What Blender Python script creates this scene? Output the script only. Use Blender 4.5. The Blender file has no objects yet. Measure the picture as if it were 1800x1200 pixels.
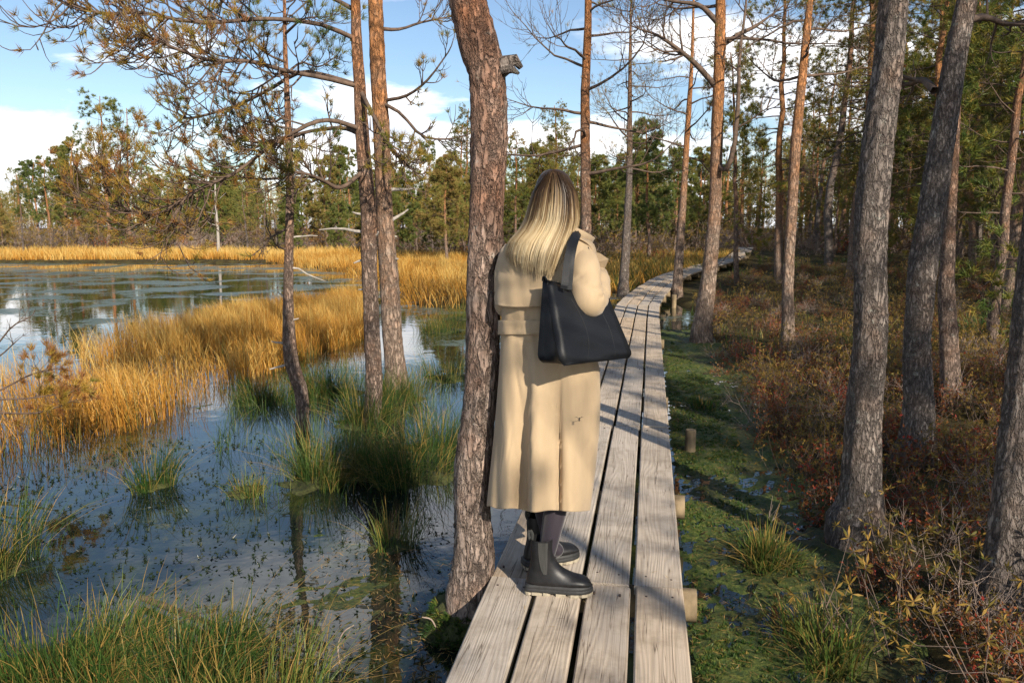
import bpy, math, random
import numpy as np
from mathutils import Vector, Matrix

# ------------------------------------------------------------------ camera, sky, sun, exposure
scene = bpy.context.scene
COL = scene.collection
CAM = np.array([0.0, 0.0, 1.8]); PITCH = math.radians(8.13); FPX = 1400.0
cd = bpy.data.cameras.new('camera'); cam = bpy.data.objects.new('camera', cd); COL.objects.link(cam)
cd.lens = 28.0; cd.sensor_width = 36.0; cd.clip_start = 0.05; cd.clip_end = 3000
cam.location = CAM; cam.rotation_euler = (math.pi/2 - PITCH, 0, 0)
scene.camera = cam
SUN_AZ = math.radians(27); SUN_EL = math.radians(29)          # sun behind the camera, to its right
SUNV = np.array([math.sin(SUN_AZ)*math.cos(SUN_EL), -math.cos(SUN_AZ)*math.cos(SUN_EL), math.sin(SUN_EL)])
scene.view_settings.view_transform = 'Standard'; scene.view_settings.look = 'None'
scene.view_settings.gamma = 1.0; scene.view_settings.use_curve_mapping = False
scene.view_settings.exposure = 0.68
sd = bpy.data.lights.new('sun', 'SUN'); sd.energy = 5.0; sd.angle = math.radians(0.5); sd.color = (1.0, 0.90, 0.76)
so = bpy.data.objects.new('sun', sd); COL.objects.link(so)
so.rotation_euler = Vector(-SUNV).to_track_quat('-Z', 'Y').to_euler()
world = bpy.data.worlds.new('World'); scene.world = world; world.use_nodes = True

def nodes_of(tree):
    tree.nodes.clear()
    def N(t, **kw):
        n = tree.nodes.new(t)
        for k, v in kw.items():
            if k == 'ins':
                for a, b in v.items():
                    n.inputs[a].default_value = b
            else:
                setattr(n, k, v)
        return n
    def L(a, b): tree.links.new(a, b)
    return N, L
def ramp(N, stops, interp='LINEAR'):
    r = N('ShaderNodeValToRGB'); cr = r.color_ramp; cr.interpolation = interp
    while len(cr.elements) < len(stops): cr.elements.new(0.5)
    for e, (p, c) in zip(cr.elements, stops):
        e.position = p; e.color = (*c, 1) if len(c) == 3 else c
    return r

def build_sky():
    N, L = nodes_of(world.node_tree)
    out = N('ShaderNodeOutputWorld'); bg = N('ShaderNodeBackground'); bg.inputs['Strength'].default_value = 0.092
    sky = N('ShaderNodeTexSky', sky_type='NISHITA', sun_disc=False, sun_elevation=SUN_EL, sun_rotation=math.pi - SUN_AZ,
            altitude=50, air_density=1.0, dust_density=0.35, ozone_density=2.2)
    tc = N('ShaderNodeTexCoord'); sp = N('ShaderNodeSeparateXYZ'); L(tc.outputs['Generated'], sp.inputs[0])
    zc = N('ShaderNodeMath', operation='MAXIMUM'); L(sp.outputs['Z'], zc.inputs[0]); zc.inputs[1].default_value = 0.0
    za = N('ShaderNodeMath', operation='ADD'); L(zc.outputs[0], za.inputs[0]); za.inputs[1].default_value = 0.16
    dx = N('ShaderNodeMath', operation='DIVIDE'); L(sp.outputs['X'], dx.inputs[0]); L(za.outputs[0], dx.inputs[1])
    dy = N('ShaderNodeMath', operation='DIVIDE'); L(sp.outputs['Y'], dy.inputs[0]); L(za.outputs[0], dy.inputs[1])
    cb = N('ShaderNodeCombineXYZ'); L(dx.outputs[0], cb.inputs[0]); L(dy.outputs[0], cb.inputs[1]); cb.inputs[2].default_value = 3.7
    n1 = N('ShaderNodeTexNoise', ins={'Scale': 0.85, 'Detail': 8.0, 'Roughness': 0.55, 'Distortion': 0.25}); L(cb.outputs[0], n1.inputs['Vector'])
    zq = N('ShaderNodeMath', operation='MULTIPLY_ADD'); L(zc.outputs[0], zq.inputs[0]); zq.inputs[1].default_value = -0.46; L(n1.outputs['Fac'], zq.inputs[2])
    m = ramp(N, [(0.375, (0, 0, 0)), (0.455, (1, 1, 1))]); L(zq.outputs[0], m.inputs[0])
    n2 = N('ShaderNodeTexNoise', ins={'Scale': 1.3, 'Detail': 5.0, 'Roughness': 0.5}); L(cb.outputs[0], n2.inputs['Vector'])
    c = ramp(N, [(0.34, (7.0, 7.5, 8.6)), (0.54, (11.0, 11.0, 11.1))]); L(n2.outputs['Fac'], c.inputs[0])
    mx = N('ShaderNodeMix', data_type='RGBA'); L(m.outputs[0], mx.inputs[0]); L(sky.outputs[0], mx.inputs[6]); L(c.outputs[0], mx.inputs[7])
    L(mx.outputs[2], bg.inputs['Color']); L(bg.outputs[0], out.inputs['Surface'])
build_sky()

# ------------------------------------------------------------------ helpers
rng = np.random.default_rng(7)
CP, SP = math.cos(PITCH), math.sin(PITCH)
def ray(px, py):
    u = (px - 900.0)/FPX; v = (600.0 - py)/FPX
    return np.array([u, CP + v*SP, -SP + v*CP])
def at_z(px, py, z=0.0):
    d = ray(px, py); return CAM + d*((z - CAM[2])/d[2])
def at_y(px, py, Y):
    d = ray(px, py); return CAM + d*(Y/d[1])
def pxm(p):                                                     # metres per photograph pixel at a point
    return (p[1]*CP + (CAM[2]-p[2])*SP)/FPX
def unit(v):
    v = np.asarray(v, float); return v/np.maximum(np.linalg.norm(v, axis=-1, keepdims=True), 1e-9)

class Geo:
    """collects quads and triangles (numpy) with a per-vertex 'tint' and per-face material"""
    def __init__(s): s.V = []; s.T = []; s.Q = []; s.R = []; s.n = 0
    def add(s, V, F, tint=0.5, mat=0, smooth=True):
        V = np.asarray(V, float).reshape(-1, 3); F = np.asarray(F, int)
        t = np.broadcast_to(np.asarray(tint, float), (len(V),)) if np.ndim(tint) < 2 else tint
        s.V.append(V); s.T.append(np.array(t)); s.Q.append((F + s.n, mat, smooth)); s.n += len(V)
    def mesh(s, name, mats, origin=(0, 0, 0)):
        me = bpy.data.meshes.new(name)
        V = np.concatenate(s.V) - np.asarray(origin, float); T = np.concatenate(s.T)
        tot = np.concatenate([np.full(len(f), f.shape[1]) for f, _, _ in s.Q])
        loops = np.concatenate([f.ravel() for f, _, _ in s.Q])
        mi = np.concatenate([np.full(len(f), m) for f, m, _ in s.Q]); sm = np.concatenate([np.full(len(f), k) for f, _, k in s.Q])
        me.vertices.add(len(V)); me.vertices.foreach_set('co', V.astype(np.float32).ravel())
        me.loops.add(len(loops)); me.loops.foreach_set('vertex_index', loops.astype(np.int32))
        me.polygons.add(len(tot)); st = np.concatenate([[0], np.cumsum(tot)[:-1]])
        me.polygons.foreach_set('loop_start', st.astype(np.int32)); me.polygons.foreach_set('loop_total', tot.astype(np.int32))
        me.polygons.foreach_set('material_index', mi.astype(np.int32)); me.polygons.foreach_set('use_smooth', sm.astype(bool))
        a = me.attributes.new('tint', 'FLOAT', 'POINT'); a.data.foreach_set('value', T.astype(np.float32))
        for m in (mats if isinstance(mats, (list, tuple)) else [mats]): me.materials.append(m)
        me.update(calc_edges=True); me.validate()
        return me
    def build(s, name, mats, parent=None, origin=(0, 0, 0)):
        return link(name, s.mesh(name, mats, origin), parent, origin if parent is None else (0, 0, 0))
def link(name, me, parent=None, loc=(0, 0, 0)):
    o = bpy.data.objects.new(name, me); COL.objects.link(o); o.location = loc
    if parent is not None: o.parent = parent
    return o
def empty(name, loc, rz=0.0):
    o = bpy.data.objects.new(name, None); COL.objects.link(o); o.location = loc; o.rotation_euler = (0, 0, rz); o.empty_display_size = 0.1
    return o
def tag(o, label=None, cat=None, group=None, kind=None):
    for k, v in (('label', label), ('category', cat), ('group', group), ('kind', kind)):
        if v: o[k] = v
    return o
def copy_tree(o, loc, rz=0.0, sc=1.0, parent=None):
    c = o.copy(); COL.objects.link(c)
    if parent is None: c.location = loc; c.rotation_euler = (0, 0, rz); c.scale = (sc, sc, sc) if np.isscalar(sc) else sc
    else: c.parent = parent
    for ch in o.children: copy_tree(ch, None, parent=c)
    return c

def grid_faces(nr, nc, wrap=False):
    r = np.arange(nr - 1)[:, None]; c = np.arange(nc if wrap else nc - 1)[None, :]
    a = r*nc + c; b = r*nc + (c + 1) % nc
    return np.stack([a, b, b + nc, a + nc], -1).reshape(-1, 4)
def tube(g, pts, rad, n=8, tint=0.5, mat=0, caps=True, flat=1.0, jit=0.0, r=None):
    P = np.asarray(pts, float); k = len(P); rad = np.broadcast_to(np.asarray(rad, float), (k,))
    T = unit(np.gradient(P, axis=0)); up = np.array([0.31, 0.17, 0.93]) if abs(T[0][2]) < 0.9 else np.array([1.0, 0.1, 0.05])
    A = unit(np.cross(T, up)); B = np.cross(T, A)
    an = np.linspace(0, 2*math.pi, n, endpoint=False)
    R = rad[:, None]*(1 + (jit*(r or rng).standard_normal((k, n)) if jit else 0))
    V = P[:, None, :] + R[..., None]*(np.cos(an)[None, :, None]*A[:, None, :] + flat*np.sin(an)[None, :, None]*B[:, None, :])
    tv = np.repeat(np.broadcast_to(np.asarray(tint, float), (k,)), n)
    g.add(V, grid_faces(k, n, True), tv, mat)
    if caps:
        for i, rev in ((0, True), (k - 1, False)):
            Vc = np.concatenate([V[i], P[i][None]]); f = np.stack([np.arange(n), (np.arange(n) + 1) % n, np.full(n, n)], -1)
            g.add(Vc, f[:, ::-1] if rev else f, float(tv[i*n]), mat, False)
def smooth_path(pts, n):
    """Catmull-Rom through pts (any number of columns), n samples"""
    P = np.asarray(pts, float); P = np.concatenate([[2*P[0]-P[1]], P, [2*P[-1]-P[-2]]])
    m = len(P) - 3; t = np.linspace(0, m - 1e-6, n); i = t.astype(int); f = (t - i)[:, None]
    a, b, c, d = P[i], P[i+1], P[i+2], P[i+3]
    return 0.5*((2*b) + (-a+c)*f + (2*a-5*b+4*c-d)*f**2 + (-a+3*b-3*c+d)*f**3)
def box(g, lo, hi, mat=0, tint=0.5):
    x0, y0, z0 = lo; x1, y1, z1 = hi
    V = [(x0,y0,z0),(x1,y0,z0),(x1,y1,z0),(x0,y1,z0),(x0,y0,z1),(x1,y0,z1),(x1,y1,z1),(x0,y1,z1)]
    g.add(V, [(0,3,2,1),(4,5,6,7),(0,1,5,4),(1,2,6,5),(2,3,7,6),(3,0,4,7)], tint, mat, False)
def blades(g, base, h, heading, lean, width, k=3, tint=0.5, mat=0, r=rng, curl=1.8, tgrad=0.0):
    """grass blades: base (N,3), height, heading angle, lean (tip offset / height), width"""
    N = len(base); h = np.broadcast_to(h, (N,)); lean = np.broadcast_to(lean, (N,)); width = np.broadcast_to(width, (N,))
    t = np.linspace(0, 1, k + 1); D = np.stack([np.cos(heading), np.sin(heading), np.zeros(N)], -1)
    fa = r.uniform(0, 2*math.pi, N); S = np.stack([np.cos(fa), np.sin(fa), np.zeros(N)], -1)
    C = base[:, None, :] + (t**curl)[None, :, None]*(lean*h)[:, None, None]*D[:, None, :]
    zz = t[None, :]*h[:, None]*(1 - 0.25*np.minimum(lean, 1.2)[:, None]*t[None, :]**2)
    C = C + np.stack([0*zz, 0*zz, zz], -1)
    w = width[:, None]*np.array([1.0]*1 + [0.9]*(k-1) + [0.12])[None, :]*0.5
    V = np.stack([C - w[..., None]*S[:, None, :], C + w[..., None]*S[:, None, :]], 2)      # N,k+1,2,3
    i = (np.arange(N)*(k+1)*2)[:, None]; j = (np.arange(k)*2)[None, :]; a = i + j
    F = np.stack([a, a+1, a+3, a+2], -1).reshape(-1, 4)
    tv = np.clip(np.repeat(np.broadcast_to(tint, (N,))[:, None] + tgrad*(t[None, :] - 0.5), 2, axis=1).ravel(), 0, 1)
    g.add(V.reshape(-1, 3), F, tv, mat)
def needles(g, cen, axis, length, width, m, spread=0.8, tint=0.5, mat=0, r=rng):
    """needle tufts: m thin triangles from each centre"""
    N = len(cen)
    if N == 0: return
    d = unit(np.asarray(axis)[:, None, :] + spread*unit(r.standard_normal((N, m, 3))))
    ln = np.broadcast_to(length, (N,))[:, None]*r.uniform(0.7, 1.15, (N, m))
    s = unit(np.cross(d, r.standard_normal((N, m, 3))))*(width*0.5)
    c = np.broadcast_to(np.asarray(cen)[:, None, :], (N, m, 3)) + 0.12*ln[..., None]*r.standard_normal((N, m, 3))
    V = np.stack([c - s, c + s, c + d*ln[..., None]], 2).reshape(-1, 3)
    tt = np.broadcast_to(tint, (N,))[:, None] + 0.10*r.standard_normal((N, m))
    g.add(V, np.arange(len(V)).reshape(-1, 3), np.repeat(np.clip(tt, 0, 1).ravel(), 3), mat, False)

# ------------------------------------------------------------------ materials
def mat_base(name):
    m = bpy.data.materials.new(name); m.use_nodes = True
    N, L = nodes_of(m.node_tree); out = N('ShaderNodeOutputMaterial')
    return m, N, L, out
def leaf_material(name, stops, rough=0.6, trans=0.35, objvar=0.0, spec=0.25):
    m, N, L, out = mat_base(name)
    at = N('ShaderNodeAttribute', attribute_name='tint'); rp = ramp(N, stops)
    oi = N('ShaderNodeObjectInfo'); ov = N('ShaderNodeMath', operation='MULTIPLY_ADD'); L(oi.outputs['Random'], ov.inputs[0]); ov.inputs[1].default_value = objvar
    sb = N('ShaderNodeMath', operation='SUBTRACT'); L(at.outputs['Fac'], sb.inputs[0]); sb.inputs[1].default_value = objvar*0.5; L(sb.outputs[0], ov.inputs[2]); L(ov.outputs[0], rp.inputs[0])
    p = N('ShaderNodeBsdfPrincipled', ins={'Roughness': rough, 'Specular IOR Level': spec}); L(rp.outputs[0], p.inputs['Base Color'])
    tr = N('ShaderNodeBsdfTranslucent'); L(rp.outputs[0], tr.inputs['Color'])
    mx = N('ShaderNodeMixShader'); mx.inputs[0].default_value = trans; L(p.outputs[0], mx.inputs[1]); L(tr.outputs[0], mx.inputs[2])
    L(mx.outputs[0], out.inputs['Surface'])
    return m
def bark_material(name, low, mid, crack, orange, z0, z1, lichen=0.3, vs=34.0):
    m, N, L, out = mat_base(name)
    tc = N('ShaderNodeTexCoord'); mp = N('ShaderNodeMapping'); mp.inputs['Scale'].default_value = (1, 1, 0.33); L(tc.outputs['Object'], mp.inputs[0])
    dn = N('ShaderNodeTexNoise', ins={'Scale': 16.0, 'Detail': 5.0, 'Roughness': 0.65}); L(mp.outputs[0], dn.inputs['Vector'])
    va = N('ShaderNodeVectorMath', operation='MULTIPLY_ADD'); L(dn.outputs['Color'], va.inputs[0]); va.inputs[1].default_value = (0.11, 0.11, 0.11); L(mp.outputs[0], va.inputs[2])
    vo = N('ShaderNodeTexVoronoi', feature='DISTANCE_TO_EDGE', ins={'Scale': vs}); L(va.outputs[0], vo.inputs['Vector'])
    vc = N('ShaderNodeTexVoronoi', feature='F1', ins={'Scale': vs}); L(va.outputs[0], vc.inputs['Vector'])
    ns = N('ShaderNodeTexNoise', ins={'Scale': 55.0, 'Detail': 6.0, 'Roughness': 0.65}); L(mp.outputs[0], ns.inputs['Vector'])
    nb = N('ShaderNodeTexNoise', ins={'Scale': 5.0, 'Detail': 5.0, 'Roughness': 0.6}); L(tc.outputs['Object'], nb.inputs['Vector'])
    sx = N('ShaderNodeSeparateXYZ'); L(tc.outputs['Object'], sx.inputs[0])
    hz = N('ShaderNodeMapRange', ins={1: z0, 2: z1}); L(sx.outputs['Z'], hz.inputs[0])
    ha = N('ShaderNodeMath', operation='ADD'); L(hz.outputs[0], ha.inputs[0])
    hb = N('ShaderNodeMath', operation='MULTIPLY_ADD'); L(nb.outputs['Fac'], hb.inputs[0]); hb.inputs[1].default_value = 1.6; hb.inputs[2].default_value = -0.8
    L(hb.outputs[0], ha.inputs[1]); hc = N('ShaderNodeClamp'); L(ha.outputs[0], hc.inputs[0])
    pl = N('ShaderNodeMix', data_type='RGBA'); L(vc.outputs['Color'], pl.inputs[0]); pl.inputs[6].default_value = (*low, 1); pl.inputs[7].default_value = (*mid, 1)
    og = N('ShaderNodeMix', data_type='RGBA'); L(hc.outputs[0], og.inputs[0]); L(pl.outputs[2], og.inputs[6]); og.inputs[7].default_value = (*orange, 1)
    gr = N('ShaderNodeMix', data_type='RGBA', blend_type='MULTIPLY'); gr.inputs[0].default_value = 0.75; L(og.outputs[2], gr.inputs[6])
    gq = ramp(N, [(0.3, (0.28, 0.26, 0.25)), (0.68, (1.5, 1.46, 1.42))]); L(ns.outputs['Fac'], gq.inputs[0]); L(gq.outputs[0], gr.inputs[7])
    li = N('ShaderNodeTexNoise', ins={'Scale': 16.0, 'Detail': 6.0, 'Roughness': 0.7}); L(tc.outputs['Object'], li.inputs['Vector'])
    lr = ramp(N, [(0.60, (0, 0, 0)), (0.68, (lichen, lichen, lichen))]); L(li.outputs['Fac'], lr.inputs[0])
    lm = N('ShaderNodeMix', data_type='RGBA'); L(lr.outputs[0], lm.inputs[0]); L(gr.outputs[2], lm.inputs[6]); lm.inputs[7].default_value = (0.42, 0.42, 0.36, 1)
    cr = ramp(N, [(0.0, (0.75, 0.75, 0.75)), (0.055, (0, 0, 0))]); L(vo.outputs['Distance'], cr.inputs[0])
    cm = N('ShaderNodeMix', data_type='RGBA'); L(cr.outputs[0], cm.inputs[0]); L(lm.outputs[2], cm.inputs[6]); cm.inputs[7].default_value = (*crack, 1)
    p = N('ShaderNodeBsdfPrincipled', ins={'Roughness': 0.9, 'Specular IOR Level': 0.15}); L(cm.outputs[2], p.inputs['Base Color'])
    hh = N('ShaderNodeMath', operation='MULTIPLY_ADD'); L(ns.outputs['Fac'], hh.inputs[0]); hh.inputs[1].default_value = 0.35
    vr = N('ShaderNodeMapRange', ins={1: 0.0, 2: 0.22}); L(vo.outputs['Distance'], vr.inputs[0]); L(vr.outputs[0], hh.inputs[2])
    bp = N('ShaderNodeBump', ins={'Strength': 1.0, 'Distance': 0.02}); L(hh.outputs[0], bp.inputs['Height']); L(bp.outputs[0], p.inputs['Normal'])
    L(p.outputs[0], out.inputs['Surface'])
    return m
def plain_material(name, c, rough=0.6, var=0.25, scale=20.0, bump=0.2, bd=0.003, spec=0.4, stretch=(1, 1, 1), metallic=0.0, sheen=0.0):
    m, N, L, out = mat_base(name)
    tc = N('ShaderNodeTexCoord'); mp = N('ShaderNodeMapping'); mp.inputs['Scale'].default_value = stretch; L(tc.outputs['Object'], mp.inputs[0])
    n = N('ShaderNodeTexNoise', ins={'Scale': scale, 'Detail': 6.0, 'Roughness': 0.6}); L(mp.outputs[0], n.inputs['Vector'])
    a = tuple(x*(1-var) for x in c); b = tuple(min(1, x*(1+var)) for x in c)
    rp = ramp(N, [(0.3, a), (0.7, b)]); L(n.outputs['Fac'], rp.inputs[0])
    p = N('ShaderNodeBsdfPrincipled', ins={'Roughness': rough, 'Specular IOR Level': spec, 'Metallic': metallic, 'Sheen Weight': sheen}); L(rp.outputs[0], p.inputs['Base Color'])
    bp = N('ShaderNodeBump', ins={'Strength': bump, 'Distance': bd}); L(n.outputs['Fac'], bp.inputs['Height']); L(bp.outputs[0], p.inputs['Normal'])
    L(p.outputs[0], out.inputs['Surface'])
    return m
def wood_material(name, a, b, warm):
    m, N, L, out = mat_base(name)
    tc = N('ShaderNodeTexCoord'); oi = N('ShaderNodeObjectInfo')
    of = N('ShaderNodeVectorMath', operation='MULTIPLY'); L(oi.outputs['Random'], of.inputs[0]); of.inputs[1].default_value = (3.0, 17.0, 5.0)
    ad = N('ShaderNodeVectorMath', operation='ADD'); L(tc.outputs['Object'], ad.inputs[0]); L(of.outputs[0], ad.inputs[1])
    mp = N('ShaderNodeMapping'); mp.inputs['Scale'].default_value = (1, 0.09, 1); L(ad.outputs[0], mp.inputs[0])
    dn = N('ShaderNodeTexNoise', ins={'Scale': 5.0, 'Detail': 2.0}); L(mp.outputs[0], dn.inputs['Vector'])
    da = N('ShaderNodeVectorMath', operation='MULTIPLY_ADD'); L(dn.outputs['Color'], da.inputs[0]); da.inputs[1].default_value = (0.26, 0.26, 0.26); L(mp.outputs[0], da.inputs[2])
    wv = N('ShaderNodeTexWave', wave_type='RINGS', rings_direction='Y', ins={'Scale': 24.0, 'Distortion': 0.8, 'Detail': 3.0, 'Detail Scale': 2.0}); L(da.outputs[0], wv.inputs['Vector'])
    mf = N('ShaderNodeMapping'); mf.inputs['Scale'].default_value = (210, 2.6, 210); L(ad.outputs[0], mf.inputs[0])
    fn = N('ShaderNodeTexNoise', ins={'Scale': 1.0, 'Detail': 5.0, 'Roughness': 0.6}); L(mf.outputs[0], fn.inputs['Vector'])
    bn = N('ShaderNodeTexNoise', ins={'Scale': 2.3, 'Detail': 4.0}); L(ad.outputs[0], bn.inputs['Vector'])
    c1 = N('ShaderNodeMix', data_type='RGBA'); L(bn.outputs['Fac'], c1.inputs[0]); c1.inputs[6].default_value = (*a, 1); c1.inputs[7].default_value = (*b, 1)
    wr = ramp(N, [(0.1, (0.87, 0.84, 0.80)), (0.8, (1.04, 1.03, 1.02))]); L(wv.outputs['Fac'], wr.inputs[0])
    c2 = N('ShaderNodeMix', data_type='RGBA', blend_type='MULTIPLY'); c2.inputs[0].default_value = 0.62; L(c1.outputs[2], c2.inputs[6]); L(wr.outputs[0], c2.inputs[7])
    fr = ramp(N, [(0.3, (0.78, 0.77, 0.76)), (0.66, (1.07, 1.07, 1.07))]); L(fn.outputs['Fac'], fr.inputs[0])
    c3 = N('ShaderNodeMix', data_type='RGBA', blend_type='MULTIPLY'); c3.inputs[0].default_value = 0.8; L(c2.outputs[2], c3.inputs[6]); L(fr.outputs[0], c3.inputs[7])
    wm = N('ShaderNodeMix', data_type='RGBA'); L(oi.outputs['Random'], wm.inputs[0]); L(c3.outputs[2], wm.inputs[6])
    cw = N('ShaderNodeMix', data_type='RGBA', blend_type='MULTIPLY'); cw.inputs[0].default_value = 1.0; L(c3.outputs[2], cw.inputs[6]); cw.inputs[7].default_value = (*warm, 1); L(cw.outputs[2], wm.inputs[7])
    mc = N('ShaderNodeMapping'); mc.inputs['Scale'].default_value = (26, 0.55, 26); L(ad.outputs[0], mc.inputs[0]); cn = N('ShaderNodeTexNoise', ins={'Scale': 1.0, 'Detail': 3.0, 'Roughness': 0.55}); L(mc.outputs[0], cn.inputs['Vector'])
    cc = ramp(N, [(0.490, (1, 1, 1)), (0.498, (0.22, 0.19, 0.16)), (0.502, (0.22, 0.19, 0.16)), (0.510, (1, 1, 1))]); L(cn.outputs['Fac'], cc.inputs[0])
    sn = N('ShaderNodeTexNoise', ins={'Scale': 4.0, 'Detail': 6.0, 'Roughness': 0.7}); L(ad.outputs[0], sn.inputs['Vector']); sr = ramp(N, [(0.34, (0.55, 0.53, 0.50)), (0.55, (1, 1, 1))]); L(sn.outputs['Fac'], sr.inputs[0])
    k1 = N('ShaderNodeMix', data_type='RGBA', blend_type='MULTIPLY'); k1.inputs[0].default_value = 0.8; L(wm.outputs[2], k1.inputs[6]); L(cc.outputs[0], k1.inputs[7])
    k2 = N('ShaderNodeMix', data_type='RGBA', blend_type='MULTIPLY'); k2.inputs[0].default_value = 0.7; L(k1.outputs[2], k2.inputs[6]); L(sr.outputs[0], k2.inputs[7])
    p = N('ShaderNodeBsdfPrincipled', ins={'Roughness': 0.72, 'Specular IOR Level': 0.25}); L(k2.outputs[2], p.inputs['Base Color'])
    hs = N('ShaderNodeMath', operation='MULTIPLY_ADD'); L(wv.outputs['Fac'], hs.inputs[0]); hs.inputs[1].default_value = 0.5; L(fn.outputs['Fac'], hs.inputs[2])
    bp = N('ShaderNodeBump', ins={'Strength': 0.55, 'Distance': 0.003}); L(hs.outputs[0], bp.inputs['Height']); L(bp.outputs[0], p.inputs['Normal'])
    L(p.outputs[0], out.inputs['Surface'])
    return m
def water_material():
    m, N, L, out = mat_base('bog_water')
    tc = N('ShaderNodeTexCoord')
    n1 = N('ShaderNodeTexNoise', ins={'Scale': 0.55, 'Detail': 7.0, 'Roughness': 0.62, 'Distortion': 0.4}); L(tc.outputs['Object'], n1.inputs['Vector'])
    n2 = N('ShaderNodeTexNoise', ins={'Scale': 13.0, 'Detail': 5.0, 'Roughness': 0.7}); L(tc.outputs['Object'], n2.inputs['Vector'])
    ad = N('ShaderNodeMath', operation='MULTIPLY_ADD'); L(n2.outputs['Fac'], ad.inputs[0]); ad.inputs[1].default_value = 0.42; L(n1.outputs['Fac'], ad.inputs[2])
    sy = N('ShaderNodeSeparateXYZ'); L(tc.outputs['Object'], sy.inputs[0]); yr = N('ShaderNodeMapRange', ins={1: 9.0, 2: 22.0, 3: -0.11, 4: 0.03}); L(sy.outputs['Y'], yr.inputs[0])
    a2 = N('ShaderNodeMath', operation='ADD'); L(ad.outputs[0], a2.inputs[0]); L(yr.outputs[0], a2.inputs[1])
    mk = ramp(N, [(0.72, (0, 0, 0)), (0.79, (1, 1, 1))]); L(a2.outputs[0], mk.inputs[0])
    wb = ramp(N, [(0.36, (0.003, 0.006, 0.008)), (0.52, (0.008, 0.014, 0.008)), (0.62, (0.035, 0.042, 0.010)), (0.72, (0.05, 0.035, 0.012))]); n3 = N('ShaderNodeTexNoise', ins={'Scale': 1.3, 'Detail': 8.0, 'Roughness': 0.75}); L(tc.outputs['Object'], n3.inputs['Vector']); L(n3.outputs['Fac'], wb.inputs[0])
    w = N('ShaderNodeBsdfPrincipled', ins={ 'Roughness': 0.02, 'IOR': 1.34, 'Specular IOR Level': 1.0})
    b1 = N('ShaderNodeTexNoise', ins={'Scale': 3.5, 'Detail': 3.0}); L(tc.outputs['Object'], b1.inputs['Vector'])
    bp = N('ShaderNodeBump', ins={'Strength': 0.10, 'Distance': 0.02}); L(wb.outputs[0], w.inputs['Base Color']); L(b1.outputs['Fac'], bp.inputs['Height']); L(bp.outputs[0], w.inputs['Normal'])
    s = N('ShaderNodeBsdfPrincipled', ins={'Roughness': 0.35, 'Specular IOR Level': 0.5})
    sc = ramp(N, [(0.35, (0.018, 0.030, 0.010)), (0.52, (0.05, 0.07, 0.018)), (0.68, (0.10, 0.085, 0.03))]); L(n2.outputs['Fac'], sc.inputs[0]); L(sc.outputs[0], s.inputs['Base Color'])
    b2 = N('ShaderNodeBump', ins={'Strength': 0.7, 'Distance': 0.02}); L(n2.outputs['Fac'], b2.inputs['Height']); L(b2.outputs[0], s.inputs['Normal'])
    mx = N('ShaderNodeMixShader'); L(mk.outputs[0], mx.inputs[0]); L(w.outputs[0], mx.inputs[1]); L(s.outputs[0], mx.inputs[2]); L(mx.outputs[0], out.inputs['Surface'])
    return m

M = {}
M['bark'] = bark_material('pine_bark', (0.17, 0.125, 0.10), (0.30, 0.225, 0.18), (0.045, 0.032, 0.026), (0.34, 0.15, 0.06), 1.2, 4.5, 0.35)
M['bark_red'] = bark_material('pine_bark_reddish', (0.18, 0.135, 0.11), (0.36, 0.29, 0.245), (0.045, 0.032, 0.026), (0.27, 0.115, 0.055), 0.7, 3.6, 0.45, 30.0)
M['bark_grey'] = bark_material('pine_bark_lichened', (0.14, 0.118, 0.105), (0.24, 0.205, 0.18), (0.035, 0.028, 0.024), (0.27, 0.15, 0.085), 2.2, 6.0, 0.55, 38.0)
M['bark_far'] = bark_material('pine_bark_orange', (0.21, 0.155, 0.12), (0.31, 0.24, 0.19), (0.08, 0.055, 0.04), (0.40, 0.185, 0.075), 1.0, 4.0, 0.2, 20.0)
M['dead_wood'] = plain_material('dead_grey_wood', (0.30, 0.27, 0.235), 0.85, 0.35, 30, 0.4, 0.004)
M['twig'] = plain_material('pine_twig', (0.10, 0.066, 0.046), 0.85, 0.5, 18, 0.3)
M['needle'] = leaf_material('pine_needles', [(0.0, (0.045, 0.085, 0.018)), (0.35, (0.115, 0.14, 0.026)), (0.65, (0.22, 0.175, 0.03)), (0.85, (0.34, 0.21, 0.035)), (1.0, (0.24, 0.10, 0.035))], 0.5, 0.25, 0.3)
M['far_needle'] = leaf_material('far_pine_needles', [(0.0, (0.085, 0.13, 0.035)), (0.4, (0.17, 0.19, 0.045)), (0.7, (0.27, 0.22, 0.055)), (1.0, (0.31, 0.18, 0.07))], 0.6, 0.3, 0.45)
M['sedge'] = leaf_material('golden_sedge', [(0.0, (0.09, 0.11, 0.02)), (0.22, (0.26, 0.115, 0.02)), (0.55, (0.50, 0.235, 0.03)), (1.0, (0.66, 0.46, 0.14))], 0.55, 0.35)
M['rush'] = leaf_material('green_rush', [(0.0, (0.014, 0.040, 0.010)), (0.5, (0.048, 0.098, 0.020)), (0.8, (0.14, 0.165, 0.035)), (1.0, (0.34, 0.21, 0.06))], 0.45, 0.3)
M['heath'] = leaf_material('autumn_leaves', [(0.0, (0.045, 0.060, 0.014)), (0.35, (0.13, 0.085, 0.018)), (0.6, (0.21, 0.10, 0.024)), (0.85, (0.24, 0.06, 0.022)), (1.0, (0.33, 0.04, 0.025))], 0.6, 0.3)
M['tea'] = leaf_material('yellow_brown_leaves', [(0.0, (0.08, 0.09, 0.018)), (0.5, (0.22, 0.145, 0.028)), (1.0, (0.40, 0.235, 0.055))], 0.6, 0.3)
M['stem'] = plain_material('shrub_stems', (0.12, 0.085, 0.065), 0.85, 0.35, 30)
M['pale_stem'] = plain_material('bare_pale_stems', (0.27, 0.205, 0.165), 0.85, 0.3, 30)
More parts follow.
